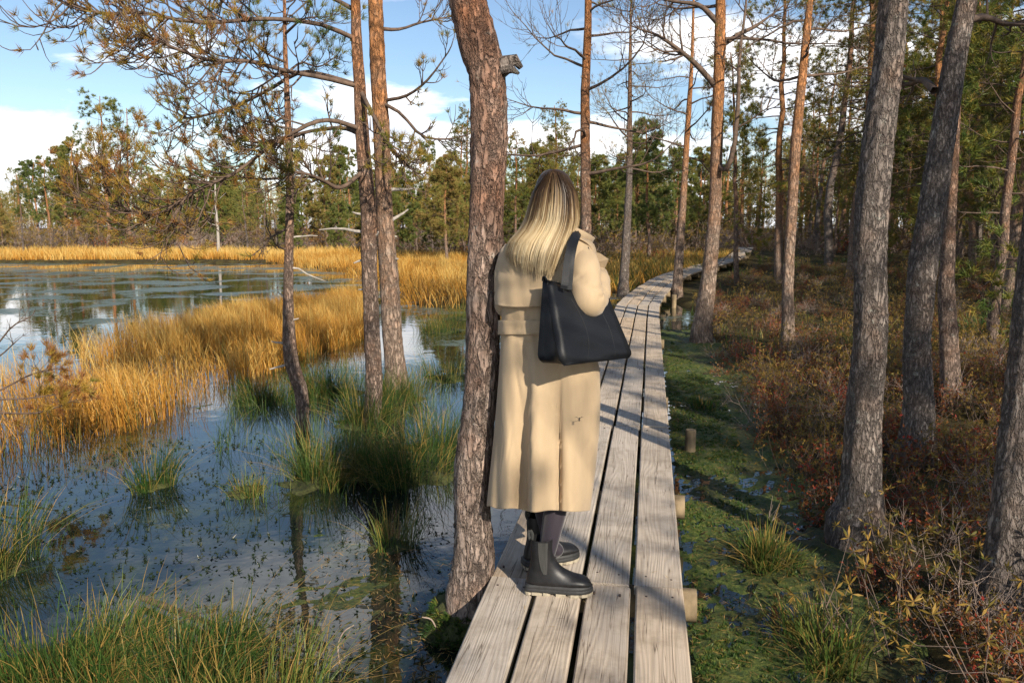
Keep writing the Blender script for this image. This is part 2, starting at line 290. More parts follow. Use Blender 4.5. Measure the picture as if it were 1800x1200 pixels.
M['moss'] = plain_material('moss', (0.05, 0.055, 0.014), 0.9, 0.6, 30, 0.8, 0.02)
M['plank'] = wood_material('weathered_planks', (0.40, 0.35, 0.295), (0.50, 0.44, 0.37), (1.12, 0.98, 0.80))
M['log_end'] = plain_material('sawn_log_end', (0.36, 0.265, 0.15), 0.85, 0.45, 22, 0.5, 0.004, 0.2)
M['log'] = plain_material('weathered_log', (0.20, 0.15, 0.09), 0.88, 0.7, 9, 0.4, 0.004, 0.2, (1, 1, 0.3))
M['water'] = water_material()
# ------------------------------------------------------------------ ground and water
SHORE = np.array([at_z(px, py, 0.0)[:2] for px, py in [(1560,1400),(1510,1200),(1430,1060),(1365,950),(1310,840),(1285,740),(1250,660),(1205,585),(1185,545)]])
def shore_x(y): return np.interp(y, SHORE[:, 1], SHORE[:, 0])
def sstep(a, b, x):
    t = np.clip((x - a)/(b - a), 0, 1); return t*t*(3 - 2*t)
def hum(x, y):
    return 0.5*np.sin(1.9*x + 1.3*np.sin(0.8*y))*np.sin(1.6*y + 0.7*x) + 0.3*np.sin(4.1*x - 2.2*y + 1.0) + 0.2*np.sin(0.43*x + 0.37*y)
def deck_z(y): return 0.28 + 0.42*sstep(12, 50, y)
def pond_edge(y): return np.interp(y, [10, 16, 18, 25, 32, 40, 44], [9, 6, -3.0, -4.6, -7.5, -12.5, -60])
def land(x, y):
    r = sstep(-0.1, 0.55, x - shore_x(y))*sstep(60, 20, np.abs(x-20)*0 + 10)
    f = sstep(0.0, 1.2, x - pond_edge(y))*sstep(16.5, 18.5, y)
    f = np.where(x > 2, sstep(17, 24, y + 0.0*x), f)
    far = sstep(42.6, 44.0, y + 0.6*np.sin(0.4*x))
    return np.maximum(np.maximum(r, f), far)
def ground_z(x, y):
    m = land(x, y)
    return -0.45 + m*(0.53 + 0.07*hum(x, y)) + m*(0.20*sstep(14, 50, y)*sstep(1.0, 7.0, x) + 0.5*sstep(47, 75, y)*sstep(7.0, 1.0, x))
def gz(x, y): return float(ground_z(np.float64(x), np.float64(y)))

def make_ground():
    u = np.linspace(-1, 1, 230); xs = np.sign(u)*(np.abs(u)*22 + np.abs(u)**7*1500)
    v = np.linspace(0, 1, 260); ys = -8 + v*75 + v**9*1700
    X, Y = np.meshgrid(xs, ys); Z = ground_z(X, Y)
    g = Geo(); g.add(np.stack([X, Y, Z], -1), grid_faces(len(ys), len(xs)), 0.5)
    m, N, L, out = mat_base('peat_and_moss')
    tc = N('ShaderNodeTexCoord'); n = N('ShaderNodeTexNoise', ins={'Scale': 3.0, 'Detail': 8.0, 'Roughness': 0.7}); L(tc.outputs['Object'], n.inputs['Vector'])
    rp = ramp(N, [(0.3, (0.022, 0.016, 0.009)), (0.5, (0.055, 0.042, 0.016)), (0.7, (0.10, 0.085, 0.025))]); L(n.outputs['Fac'], rp.inputs[0])
    p = N('ShaderNodeBsdfPrincipled', ins={'Roughness': 0.95, 'Specular IOR Level': 0.1}); L(rp.outputs[0], p.inputs['Base Color'])
    bp = N('ShaderNodeBump', ins={'Strength': 0.8, 'Distance': 0.05}); L(n.outputs['Fac'], bp.inputs['Height']); L(bp.outputs[0], p.inputs['Normal'])
    L(p.outputs[0], out.inputs['Surface'])
    tag(g.build('ground', m), kind='structure')
    w = Geo(); w.add([(-160, -12, 0), (30, -12, 0), (30, 47, 0), (-160, 47, 0)], [(0, 1, 2, 3)])
    tag(w.build('water', M['water']), kind='structure')
make_ground()

# ------------------------------------------------------------------ boardwalk
M['nail'] = plain_material('rusty_nail', (0.05, 0.035, 0.028), 0.7, 0.3, 60)
def deck_point(px, py):
    z = 0.28
    for _ in range(12):
        p = at_z(px, py, z); z = float(deck_z(p[1]))
    return p
cpts = [deck_point(*q) for q in [(998,1200),(1030,1014),(1052,894),(1100,640),(1115,561),(1119,539),(1143,511),(1178,486),(1208,476.5),(1238,467),(1275,457.5),(1300,446),(1312,434)]]
d0 = unit(cpts[0] - cpts[1]); cpts = [cpts[0] + d0*5.0, cpts[0] + d0*2.5] + cpts
cl = smooth_path(cpts, 900); cl[:, 2] = deck_z(cl[:, 1])
arc = np.concatenate([[0], np.cumsum(np.linalg.norm(np.diff(cl[:, :2], axis=0), axis=1))])
s_joint = np.interp(3.27, cl[:, 1], arc)
s_nodes = [s_joint - 5.7, s_joint - 2.85, s_joint, s_joint + 2.8]
while s_nodes[-1] < arc[-1] - 1.5: s_nodes.append(s_nodes[-1] + (2.6 if s_nodes[-1] < s_joint + 8 else 2.3))
def cl_at(s): return np.array([np.interp(s, arc, cl[:, i]) for i in range(3)])
NODES = [cl_at(max(s, 0.02)) for s in s_nodes]
HALF = 0.415
def node_side(i):                                                 # mitred cross direction at a joint
    a = unit((NODES[i] - NODES[i-1])[:2]) if i > 0 else unit((NODES[1] - NODES[0])[:2])
    b = unit((NODES[i+1] - NODES[i])[:2]) if i < len(NODES) - 1 else a
    t = unit(a + b); n = np.array([t[1], -t[0]]); return n/max(0.5, float(np.dot(t, a)))
walk = empty('boardwalk', NODES[0]); tag(walk, 'grey weathered four plank boardwalk winding over the bog into the pines', 'boardwalk', kind='thing')
def walk_part(name, g, mat):
    """a part whose local Y runs along the section it lies in"""
    return g
def make_plank(a0, a1, b0, b1, th, r):
    """plank between joint lines: a0,a1 left/right start, b0,b1 left/right end (world, top surface)"""
    mid = (a0 + a1 + b0 + b1)/4; ax = unit(((b0 + b1) - (a0 + a1))[:2]); ang = math.atan2(ax[1], ax[0]) - math.pi/2
    R = np.array([[math.cos(-ang), -math.sin(-ang), 0], [math.sin(-ang), math.cos(-ang), 0], [0, 0, 1]])
    n = 9; t = np.linspace(0, 1, n)[:, None]
    Lf = a0 + (b0 - a0)*t; Rt = a1 + (b1 - a1)*t
    warp = 0.004*np.sin(t*5 + r.uniform(0, 6)) + r.normal(0, 0.0015); side = r.normal(0, 0.0012, (n, 1))
    bev = 0.006; S = unit(Rt - Lf); dn = np.array([0, 0, -1.0]); cup = r.uniform(-0.0035, 0.002)
    prof = [Lf + S*side + dn*bev, Lf + S*(bev + side), (Lf + Rt)/2 + dn*cup, Rt - S*bev, Rt + dn*bev, Rt + dn*th, Lf + dn*th]
    V = np.stack([q + np.array([0, 0, 1.0])*warp for q in prof], 1)
    V = (V - mid) @ R.T
    g = Geo(); k = len(prof); g.add(V, grid_faces(n, k, True)[:, ::-1], 0.5, 0, False)
    for i in (0, n - 1):
        f = np.arange(k)[None, :]; g.add(V[i], f if i == 0 else f[:, ::-1], 0.5, 0, False)
    o = link('plank', g.mesh('plank', M['plank']), walk); o.location = mid - NODES[0]; o.rotation_euler = (0, 0, ang)
    if mid[1] < 9:
        Ln = np.linalg.norm(b0 - a0)
        for e in (-1, 1):
            for sx in (-0.055, 0.05):
                c = np.array([sx + r.normal(0, 0.006), e*(Ln/2 - 0.09) + r.normal(0, 0.008), 0.0065]); gn = Geo()
                tube(gn, [c - (0, 0, 0.012), c - (0, 0, 0.001), c], [0.0048, 0.0048, 0.004], 8); link('nail', gn.mesh('nail', M['nail']), o)
    return o
rw = np.random.default_rng(21)
for i in range(len(NODES) - 1):
    A, B = NODES[i], NODES[i+1]; na, nb = node_side(i), node_side(i+1); ax = unit((B - A)[:2])
    cut = np.sort(rw.normal(0, 0.006, 3) + np.array([-0.5, 0, 0.5])); edges = np.concatenate([[-1], cut, [1]])
    if i == 2: edges = np.array([-1, -0.52, -0.03, 0.48, 1])
    gap = 0.011/HALF
    for j in range(4):
        e0, e1 = edges[j] + (gap if j else 0), edges[j+1] - (gap if j < 3 else 0)
        jz = rw.normal(0, 0.003); e = 0.004
        def P(C, n, f, s): return np.array([C[0] + n[0]*HALF*f + ax[0]*s, C[1] + n[1]*HALF*f + ax[1]*s, C[2] + jz])
        make_plank(P(A, na, e0, e), P(A, na, e1, e), P(B, nb, e0, -e), P(B, nb, e1, -e), 0.042, rw)
def make_sleeper(s, rgt, lft, dia):
    c = cl_at(s); d = unit((cl_at(s + 0.2) - cl_at(s - 0.2))[:2]); n = np.array([d[1], -d[0], 0])
    c = c + np.array([0, 0, -0.046 - dia*0.5]); g = Geo()
    path = np.stack([c - n*(HALF + lft), c - n*0.2, c + n*0.2, c + n*(HALF + rgt)])
    tube(g, path, np.array([1, 0.98, 0.99, 1.0])*dia*0.5, 14, caps=False, jit=0.03, r=rw)
    Vv = g.V[0].reshape(4, 14, 3); fan = np.stack([np.arange(14), (np.arange(14) + 1) % 14, np.full(14, 14)], -1)
    g.add(np.concatenate([Vv[0], Vv[0].mean(0)[None]]), fan[:, ::-1], 0.5, 1, False); g.add(np.concatenate([Vv[3], Vv[3].mean(0)[None]]), fan, 0.5, 1, False)
    o = g.build('sleeper', [M['log'], M['log_end']], walk); 
    me = o.data; co = np.empty(len(me.vertices)*3, np.float32); me.vertices.foreach_get('co', co)
    co = co.reshape(-1, 3) - NODES[0].astype(np.float32); co[:, 2] = np.minimum(co[:, 2], c[2] + dia*0.5 - 0.002 - NODES[0][2]); me.vertices.foreach_set('co', co.ravel()); me.update()
for i, s in enumerate(s_nodes[:-1]):
    for off in (0.10, 1.36):
        if s + off > 0.4 and cl_at(s + off)[1] < 40:
            make_sleeper(s + off, rw.uniform(0.05, 0.08) if cl_at(s + off)[1] < 5 else rw.uniform(-0.03, 0.07), 0.10 if cl_at(s + off)[1] < 5 else rw.uniform(-0.02, 0.08), rw.uniform(0.12, 0.15))
def make_post(px, py, dia, h, label):
    b = at_z(px, py, 0.0); g = Geo()
    tube(g, [b + (0, 0, -0.5), b + (0.004, 0, h*0.6), b + (0.006, 0.0, h - 0.006), b + (0.006, 0, h)], np.array([1, 1, 1, 0.93])*dia/2, 16, jit=0.01)
    tag(g.build('wooden_post', M['log'], None, b), label, 'post')
make_post(1212, 795, 0.085, 0.19, 'short round wooden post standing in green water beside the boardwalk')
make_post(1184, 541, 0.11, 0.30, 'far wooden post stub beside the bend of the boardwalk')

# ------------------------------------------------------------------ pines
def frame_axes(t):
    t = unit(t); a = unit(np.cross(t, [0.2, 0.1, 0.97] if abs(t[2]) < 0.9 else [1, 0, 0.1])); return t, a, np.cross(t, a)
class Tufts:
    def __init__(s): s.c = []; s.a = []; s.t = []
    def add(s, c, a, t): s.c.append(c); s.a.append(a); s.t.append(t)
    def emit(s, g, length, width, m, mat, r, spread=0.8):
        if s.c: needles(g, np.array(s.c), np.array(s.a), length, width, m, spread, np.array(s.t), mat, r)
def twig(g, tf, p, d, L, rad, r, level, npr, tmu, up, sides, nseg, sub, mat, droop=0.0):
    d = unit(d); P = [np.array(p)]; st = L/nseg
    wob = r.normal(0, 0.16, 3)
    for i in range(nseg):
        f = (i + 1)/nseg
        d = unit(d + np.array([0, 0, up*f*0.55 - droop*(1 - f)]) + wob*0.35 + r.normal(0, 0.10, 3)); P.append(P[-1] + d*st)
    P = np.array(P); tube(g, P, np.linspace(rad, rad*0.4, nseg + 1), sides, 0.5, mat, False)
    if level > 0:
        for _ in range(sub):
            t = r.uniform(0.25, 0.95); i = min(int(t*nseg), nseg - 1); q = P[i] + (P[i+1] - P[i])*(t*nseg - i)
            tt, a, b = frame_axes(P[i+1] - P[i]); an = r.uniform(0, 2*math.pi)
            twig(g, tf, q, tt*0.75 + (a*math.cos(an) + b*math.sin(an))*0.75, L*r.uniform(0.35, 0.6), rad*0.66, r, level - 1, npr, tmu, up, sides, max(3, nseg - 1), sub, mat)
    if r.random() < npr: tf.add(P[-1], unit(P[-1] - P[-2]), tmu + r.normal(0, 0.13))
    if level == 0 and r.random() < npr*0.5: tf.add(P[-2], unit(P[-1] - P[-2]), tmu + r.normal(0, 0.13))
def limb(g, tf, path, r0, r1, r, n_tw, tw_len, level, npr, tmu, up=0.5, sides=4, sub=3, t0=0.2, mat=0, nseg=5, droop=0.0):
    path = np.asarray(path); k = len(path); rr = np.linspace(r0, r1, k)
    tube(g, path, rr, max(sides + 1, 5), 0.5, mat, False, jit=0.05, r=r)
    for _ in range(n_tw):
        t = t0 + (1 - t0)*math.sqrt(r.uniform(0, 1)); f = t*(k - 1); i = min(int(f), k - 2); q = path[i] + (path[i+1] - path[i])*(f - i)
        tt, a, b = frame_axes(path[i+1] - path[i]); an = r.uniform(0, 2*math.pi)
        twig(g, tf, q, tt*0.65 + (a*math.cos(an) + b*math.sin(an))*0.85, tw_len*r.uniform(0.5, 1.15), max(rr[i]*0.5, r1*0.7), r, level, npr, tmu, up, sides, nseg, sub, mat, droop)
    tt = unit(path[-1] - path[-2]); twig(g, tf, path[-1], tt, tw_len*0.6, r1, r, level, npr, tmu, up, sides, nseg, sub, mat)
def branch_path(p, az, pitch, L, r, k=7, sag=0.25, up=0.35, wig=0.13):
    d = np.array([math.cos(az)*math.cos(pitch), math.sin(az)*math.cos(pitch), math.sin(pitch)]); P = [np.array(p, float)]
    for i in range(k):
        f = i/k; d = unit(d + np.array([0, 0, -sag*(1 - f)*0.5 + up*f*0.5]) + r.normal(0, wig, 3)); P.append(P[-1] + d*L/k)
    return np.array(P)
def px_path(pts, Y, dys=None):
    return np.array([at_y(p[0], p[1], Y + (dys[i] if dys is not None else 0)) for i, p in enumerate(pts)])
def px_trunk(pts, Y, n=60):
    P = np.array([at_y(x, y, Y) for x, y, w in pts]); W = np.array([w*pxm(p)*0.5 for p, (x, y, w) in zip(P, pts)])
    q = smooth_path(np.column_stack([P, W]), n); return q[:, :3], q[:, 3]
def trunk_mesh(parent, base, P, R, mat, r, sides=22, rough=0.048, flare=0.25, root=0.25):
    """bark trunk with plates pushed in and out, flared at its foot"""
    k = len(P); h = P[:, 2] - P[0, 2]; R = R*(1 + flare*np.exp(-h/0.10))
    P = np.concatenate([[P[0] - (0, 0, root)], P]); R = np.concatenate([[R[0]*1.12], R])
    g = Geo(); T = unit(np.gradient(P, axis=0)); A = unit(np.cross(T, [0, 1.0, 0.05])); B = np.cross(T, A)
    an = np.linspace(0, 2*math.pi, sides, endpoint=False); ph = r.uniform(0, 6, 4)
    zz = P[:, 2][:, None]; aa = an[None, :]
    dsp = rough*(np.sin(3*aa + 2.3*zz + ph[0]) * 0.6 + np.sin(7*aa - 9*zz + ph[1])*0.5 + 0.55*r.standard_normal((k+1, sides))) + 0.05*np.sin(2*aa + ph[2])
    Rr = R[:, None]*(1 + dsp)
    V = P[:, None] + Rr[..., None]*(np.cos(an)[None, :, None]*A[:, None] + np.sin(an)[None, :, None]*B[:, None])
    g.add(V, grid_faces(k+1, sides, True), 0.5)
    g.add(np.concatenate([V[-1], P[-1][None]]), np.stack([np.arange(sides), (np.arange(sides)+1) % sides, np.full(sides, sides)], -1), 0.5)
    o = link('trunk', g.mesh('trunk', mat, base), parent); return o
def dense_path(P, R, step):
    L = np.concatenate([[0], np.cumsum(np.linalg.norm(np.diff(P, axis=0), axis=1))]); n = max(8, int(L[-1]/step)); s = np.linspace(0, L[-1], n)
    return np.stack([np.interp(s, L, P[:, i]) for i in range(3)], -1), np.interp(s, L, R)
def extend_up(P, R, ztop, r):
    d = unit(P[-1] - P[-3]); d = unit(d*0.6 + np.array([0, 0, 0.6])); n = 9; L = max(0.5, ztop - P[-1][2]); Q = [P[-1]]
    for i in range(n): d = unit(d + r.normal(0, 0.035, 3) + np.array([0, 0, 0.04])); Q.append(Q[-1] + d*L/n)
    return np.concatenate([P, Q[1:]]), np.concatenate([R, np.linspace(R[-1], 0.015, n + 1)[1:]])
def branch_part(parent, base, path, r0, r1, r, n_tw, tw_len, level, npr, tmu, nl=0.072, m=26, wid=0.0048, **kw):
    g = Geo(); tf = Tufts(); limb(g, tf, path, r0, r1, r, n_tw, tw_len, level, npr, tmu, **kw)
    b = link('branch', g.mesh('branch', M['twig'], base), parent)
    if tf.c:
        gn = Geo(); tf.emit(gn, nl, wid, m, 0, r, 0.85); link('needles', gn.mesh('needles', M['needle'], base), b)
    return b
def stub(parent, base, P, R, z, az, L, r):
    i = int(np.argmin(np.abs(P[:, 2] - z))); p = P[i]; g = Geo()
    path = branch_path(p, az, r.uniform(-0.1, 0.35), L, r, 4, 0.1, 0.1, 0.22); tube(g, path, np.linspace(R[i]*0.28, R[i]*0.09, 5), 6, 0.5, 0, True)
    link('broken_branch', g.mesh('broken_branch', M['dead_wood'], base), parent)
def crown_top(parent, base, P, R, z0, r, nb, Lmax, npr, tmu, n_tw=7, tw=0.5, nl=0.09, m=12, bare=False, wid=0.006):
    """the limbs of the upper trunk and their needles, one crown"""
    g = Geo(); tf = Tufts(); zt = P[-1][2]
    for j in range(nb):
        z = z0 + (zt - z0)*((j + r.random())/nb)**0.9; i = int(np.argmin(np.abs(P[:, 2] - z))); f = (z - z0)/(zt - z0)
        L = Lmax*(1 - 0.72*f)*r.uniform(0.65, 1.1); az = j*2.4 + r.uniform(-0.5, 0.5)
        path = branch_path(P[i], az, 0.05 + 0.5*f + r.normal(0, 0.12), L, r, 7, 0.2, 0.5)
        limb(g, tf, path, max(R[i]*0.38, 0.012), 0.006, r, n_tw, tw*(1 - 0.4*f), 1, npr, tmu, 0.6, 3, 3, 0.25, 0, 4)
    tf.emit(g, nl, wid, m, 1, r, 0.9)
    return link('crown', g.mesh('crown', [M['twig'], M['needle']], base), parent)

def near_pine(label, pts, basez, bark, ztop, seed, sides=24, step=0.05, crown=None, flare=0.25, group=None):
    r = np.random.default_rng(seed); b = at_z(pts[0][0], pts[0][1], basez); Y = b[1]
    P, R = px_trunk(pts, Y); P, R = extend_up(P, R, ztop, r); Pd, Rd = dense_path(P, R, step)
    t = empty('pine_tree', b); tag(t, label, 'tree', group)
    trunk_mesh(t, b, Pd, Rd, M[bark], r, sides, flare=flare)
    if crown: crown_top(t, b, Pd, Rd, crown['z0'], r, crown['nb'], crown['L'], crown.get('npr', 0.7), crown.get('t', 0.35), crown.get('n_tw', 7), crown.get('tw', 0.5), crown.get('nl', 0.09), crown.get('m', 12))
    return t, b, Y, Pd, Rd, r
# the trunk the person leans on
t, b, Y, P, R, r = near_pine('thick reddish pine trunk that the person in the trench coat leans on', [(828,1035,70),(833,970,69),(830,897,63),(831,823,66),(838,750,61),(845,680,60),(848,600,60),(851,470,60),(857,330,62),(860,260,65),(860,195,65),(856,130,64),(844,87,71),(833,43,68),(823,0,66),(808,-80,62)], 0.20, 'bark_red', 9.5, 1, 40, 0.022, dict(z0=6.0, nb=16, L=1.5, npr=0.6))
T1 = (b, P, R)
k_ = 20; an_ = np.linspace(0, 2*math.pi, k_, endpoint=False); gm = Geo(); rm = np.random.default_rng(3)
rg = [np.column_stack([f*np.cos(an_)*(1 + 0.12*rm.standard_normal(k_)) - 0.02, f*np.sin(an_)*(1 + 0.12*rm.standard_normal(k_)) + 0.03, np.full(k_, z_) + 0.012*rm.standard_normal(k_)]) for f, z_ in ((0.25, -0.30), (0.215, -0.21), (0.175, -0.14), (0.14, -0.08), (0.07, -0.04))]
gm.add(np.stack(rg), grid_faces(5, k_, True)); cs = rm.uniform(0, 6.28, 700); hs = rm.uniform(0, 1, 700); rs_ = 0.25 - 0.11*hs; needles(gm, np.column_stack([rs_*np.cos(cs) - 0.02, rs_*np.sin(cs) + 0.03, -0.30 + 0.22*hs]), np.column_stack([np.cos(cs), np.sin(cs), np.full(700, 0.9)]), 0.03, 0.006, 7, 0.8, rm.uniform(0.1, 0.8, 700), 1, rm); link('moss_mound', gm.mesh('moss_mound', [M['moss'], M['rush']]), t)
g = Geo(); q = at_y(884, 112, Y)
tube(g, [q - (0.03, 0, 0.02), q + (0.01, -0.02, 0.0), q + (0.05, -0.02, 0.012), q + (0.075, -0.01, -0.02)], [0.045, 0.036, 0.022, 0.008], 9, jit=0.25)
tube(g, [q + (0, -0.03, -0.03), q + (0.04, -0.05, -0.03), q + (0.065, -0.06, -0.05)], [0.03, 0.02, 0.006], 6, jit=0.2)
link('branch_stub', g.mesh('branch_stub', M['bark_grey'], b), t)
# twin pines on the left with long drooping boughs
t, b, Y, P, R, r = near_pine('darker slimmer stem of the pine pair left of the boardwalk, with drooping boughs', [(655,738,28),(657,660,28),(653,555,26),(649,450,26),(648,375,26),(638,262,24),(632,150,20),(627,75,18),(625,0,16),(620,-120,14)], 0.05, 'bark', 9.0, 2, 22, 0.05, dict(z0=6.2, nb=12, L=1.4, npr=0.5))
boughs = [
 ([(628,70),(560,42),(470,33),(400,38),(330,38),(250,22),(180,24),(110,4)], [0,-.1,-.3,-.5,-.6,-.7,-.8,-.9], 36, 0.58, 0.7, 0.80),
 ([(630,152),(570,137),(500,124),(440,108),(370,106),(310,86),(250,58)], [0,-.2,-.5,-.8,-1.0,-1.1,-1.2], 34, 0.55, 0.6, 0.78),
 ([(630,150),(570,132),(525,128),(470,160),(412,187),(350,205),(322,208)], [0,.1,.2,.35,.5,.55,.6], 24, 0.5, 0.85, 0.84),
 ([(637,228),(585,212),(540,220),(470,262),(410,306),(345,335),(300,365)], [0,-.2,-.4,-.5,-.7,-.8,-.8], 30, 0.55, 0.7, 0.72),
 ([(638,238),(600,225),(540,232),(480,250),(440,262)], [0,.3,.5,.7,.9], 26, 0.5, 0.7, 0.62),
 ([(627,20),(570,-10),(500,-30),(430,-20),(360,-5)], [0,.2,.4,.6,.7], 28, 0.6, 0.75, 0.7),
 ([(640,300),(600,330),(570,318),(540,306),(500,300)], [0,-.3,-.5,-.7,-.8], 14, 0.4, 0.45, 0.62),
 ([(634,160),(660,210),(690,262),(712,285)], [0,-.3,-.5,-.5], 14, 0.35, 0.5, 0.6),
]
for pts, dys, ntw, tl, npr, tm in boughs:
    path = smooth_path(px_path(pts, Y, dys), 16)
    branch_part(t, b, path, 0.022, 0.010, r, int(ntw*1.3), tl, 1, npr, tm, up=0.75, sides=4, sub=4, t0=0.25, nseg=6, droop=0.25)
# brush of hanging twigs at the end of the lowest bough
e = at_y(300, 365, Y - 0.8); path = smooth_path(px_path([(345,335),(290,372),(235,372),(195,345),(183,318)], Y, [-.8,-.8,-.85,-.9,-.9]), 10)
branch_part(t, b, path, 0.014, 0.007, r, 40, 0.5, 1, 0.75, 0.74, nl=0.075, m=28, up=0.75, sides=4, sub=3, t0=0.0, nseg=6, droop=0.1)
for pyz, side, L in ((412, math.pi, 0.5), (455, math.pi, 0.15), (505, math.pi, 0.12), (420, 0.2, 0.12), (375, math.pi*0.95, 0.15)):
    stub(t, b, P, R, at_y(650, pyz, Y)[2], side, L, r)
t, b, Y, P, R, r = near_pine('paler thicker stem of the pine pair left of the boardwalk', [(697,674,38),(690,590,36),(684,485,35),(676,378,31),(670,225,30),(664,112,28),(660,0,27),(652,-150,24)], 0.05, 'bark_far', 10.5, 3, 22, 0.05, dict(z0=6.5, nb=12, L=1.5, npr=0.5))
for pts, dys, ntw, tl, npr, tm in [([(668,180),(705,200),(740,238),(780,245),(812,240)], [0,-.2,-.3,-.3,-.3], 14, 0.4, 0.22, 0.75), ([(672,178),(715,168),(752,140),(788,92)], [0,-.2,-.4,-.5], 8, 0.3, 0.5, 0.75),
      ([(662,50),(700,52),(740,40),(790,30)], [0,.2,.4,.5], 14, 0.45, 0.4, 0.7), ([(672,240),(690,262),(712,290)], [0,-.4,-.6], 12, 0.3, 0.45, 0.6)]:
    branch_part(t, b, smooth_path(px_path(pts, Y, dys), 10), 0.022, 0.007, r, ntw, tl, 1, npr, tm, up=0.7, sub=3, t0=0.25, nseg=5, droop=0.1)
for pyz, az, L in ((412, 0.1, 0.12), (455, 0.0, 0.14), (620, 0.1, 0.10), (330, 0.2, 0.35), (392, 0.1, 0.3)):
    stub(t, b, P, R, at_y(680, pyz, Y)[2], az, L, r)
# thin crooked pine
t, b, Y, P, R, r = near_pine('thin crooked pine with a bent grey foot, left of the pine pair', [(532,747,19),(530,690,22),(512,632,24),(507,555,19),(507,485,16),(509,380,14),(509,300,13),(504,150,9),(501,75,7),(500,0,5),(498,-60,4)], 0.05, 'bark', 4.9, 4, 16, 0.05, None)
for pts, dys, ntw, tl, npr, tm in [([(508,312),(470,315),(430,312),(380,303),(310,292)], [0,-.1,-.2,-.3,-.4], 9, 0.3, 0.12, 0.7), ([(506,200),(480,215),(450,210),(420,225)], [0,.1,.3,.4], 14, 0.4, 0.5, 0.45), ([(504,130),(530,110),(560,118),(590,100)], [0,.2,.3,.5], 14, 0.4, 0.5, 0.45),
      ([(503,110),(470,95),(440,70),(420,75)], [0,-.1,0,.2], 14, 0.4, 0.5, 0.5), ([(501,60),(530,35),(560,30)], [0,-.2,-.3], 12, 0.35, 0.6, 0.45), ([(508,260),(535,255),(560,262)], [0,.3,.4], 10, 0.3, 0.4, 0.5), ([(509,400),(480,415),(455,440)], [0,-.2,-.3], 8, 0.22, 0.05, 0.7), ([(508,440),(485,430),(470,400)], [0,-.1,-.1], 7, 0.2, 0.03, 0.7)]:
    branch_part(t, b, smooth_path(px_path(pts, Y, dys), 9), 0.012, 0.005, r, ntw, tl, 1, npr, tm, up=0.6, sub=3, t0=0.2, nseg=5, droop=0.1)
for pyz, az, L in ((470, 0.0, 0.35), (600, math.pi, 0.16), (645, math.pi, 0.2), (560, 0.1, 0.1), (520, math.pi, 0.1), (420, 0.1, 0.25)):
    stub(t, b, P, R, at_y(508, pyz, Y)[2], az, L, r)
# pines along and beyond the boardwalk
def mid_pine(label, pts, bz, bark, ztop, seed, cz, nb, L, npr, tmu, n_tw=9, tw=0.7, nl=0.10, m=10):
    return near_pine(label, pts, bz, bark, ztop, seed, 14, 0.12, dict(z0=cz, nb=nb, L=L, npr=npr, t=tmu, n_tw=n_tw, tw=tw, nl=nl, m=m), 0.15)
mid_pine('bare branched reddish pine directly behind the blonde head', [(1031,575,23),(1030,400,19),(1029,302,18),(1029,165,16),(1032,82,14),(1034,0,12),(1034,-120,9)], 0.1, 'bark', 8.6, 5, 2.6, 26, 2.2, 0.06, 0.8, 9, 0.8)
mid_pine('slender dark pine with thin yellowish crown left of the boardwalk bend', [(1096,505,17),(1101,420,14),(1106,316,11),(1107,192,8),(1108,82,5),(1109,15,2.5)], 0.3, 'bark_grey', 8.8, 6, 3.2, 40, 1.7, 0.55, 0.72, 8, 0.6, 0.10, 9)
mid_pine('slim bare topped pine rising right beside the boardwalk curve', [(1190,508,17),(1196,420,14),(1203,316,11),(1211,192,9),(1216,110,6),(1219,14,4)], 0.3, 'bark_far', 9.6, 7, 3.4, 34, 1.9, 0.12, 0.8, 9, 0.7)
t, b, Y, P, R, r = mid_pine('orange barked pine with a dark forked limb, right of the boardwalk', [(1234,580,32),(1245,492,26),(1256,375,21),(1260,250,20),(1264,125,19),(1266,42,18),(1267,-30,15),(1270,-160,10)], 0.2, 'bark_far', 8.5, 8, 4.4, 14, 1.9, 0.10, 0.8, 8, 0.7)
for pts, dys, n in [([(1262,285),(1275,300),(1290,260),(1298,170),(1300,100),(1310,20),(1318,-60)], [0,-.2,-.3,-.3,-.2,0,.1], 4), ([(1256,150),(1225,115),(1190,85),(1155,62),(1120,50)], [0,-.1,-.2,-.2,-.1], 14), ([(1262,40),(1230,10),(1180,2),(1130,-10)], [0,.1,.2,.3], 12), ([(1268,80),(1300,60),(1330,45),(1365,20)], [0,.2,.4,.5], 12)]:
    branch_part(t, b, smooth_path(px_path(pts, Y, dys), 12), 0.05, 0.012, r, n, 0.7, 1, 0.08, 0.8, up=0.5, sub=3, t0=0.3)
mid_pine('straight pink barked pine standing alone in the heath right of the boardwalk', [(1385,594,24),(1385,496,19),(1392,375,18),(1399,250,18),(1411,125,15),(1424,0,11),(1430,-80,8)], 0.2, 'bark_far', 7.6, 9, 3.6, 18, 2.0, 0.25, 0.55, 9, 0.7)
t, b, Y, P, R, r = near_pine('stout grey lichened pine leaning right, nearest of the heath pines', [(1506,912,78),(1513,867,68),(1517,733,60),(1529,600,56),(1529,500,54),(1532,375,55),(1544,250,53),(1560,125,50),(1571,0,48),(1583,-120,45)], 0.15, 'bark_grey', 10.5, 10, 36, 0.03, dict(z0=5.5, nb=20, L=2.0, npr=0.6))
for z, az, L in ((2.45, 2.8, 0.07), (2.0, 3.3, 0.06), (1.55, -1.2, 0.05)): stub(t, b, P, R, z, az, L, r)
t, b, Y, P, R, r = near_pine('curved grey pine with a pale sunlit foot in the heath', [(1607,794,62),(1611,765,56),(1614,700,50),(1612,600,44),(1623,467,48),(1631,417,46),(1656,250,42),(1675,125,38),(1699,0,33),(1718,-100,30)], 0.18, 'bark_grey', 10.0, 11, 30, 0.035, dict(z0=5.5, nb=18, L=2.0, npr=0.6))
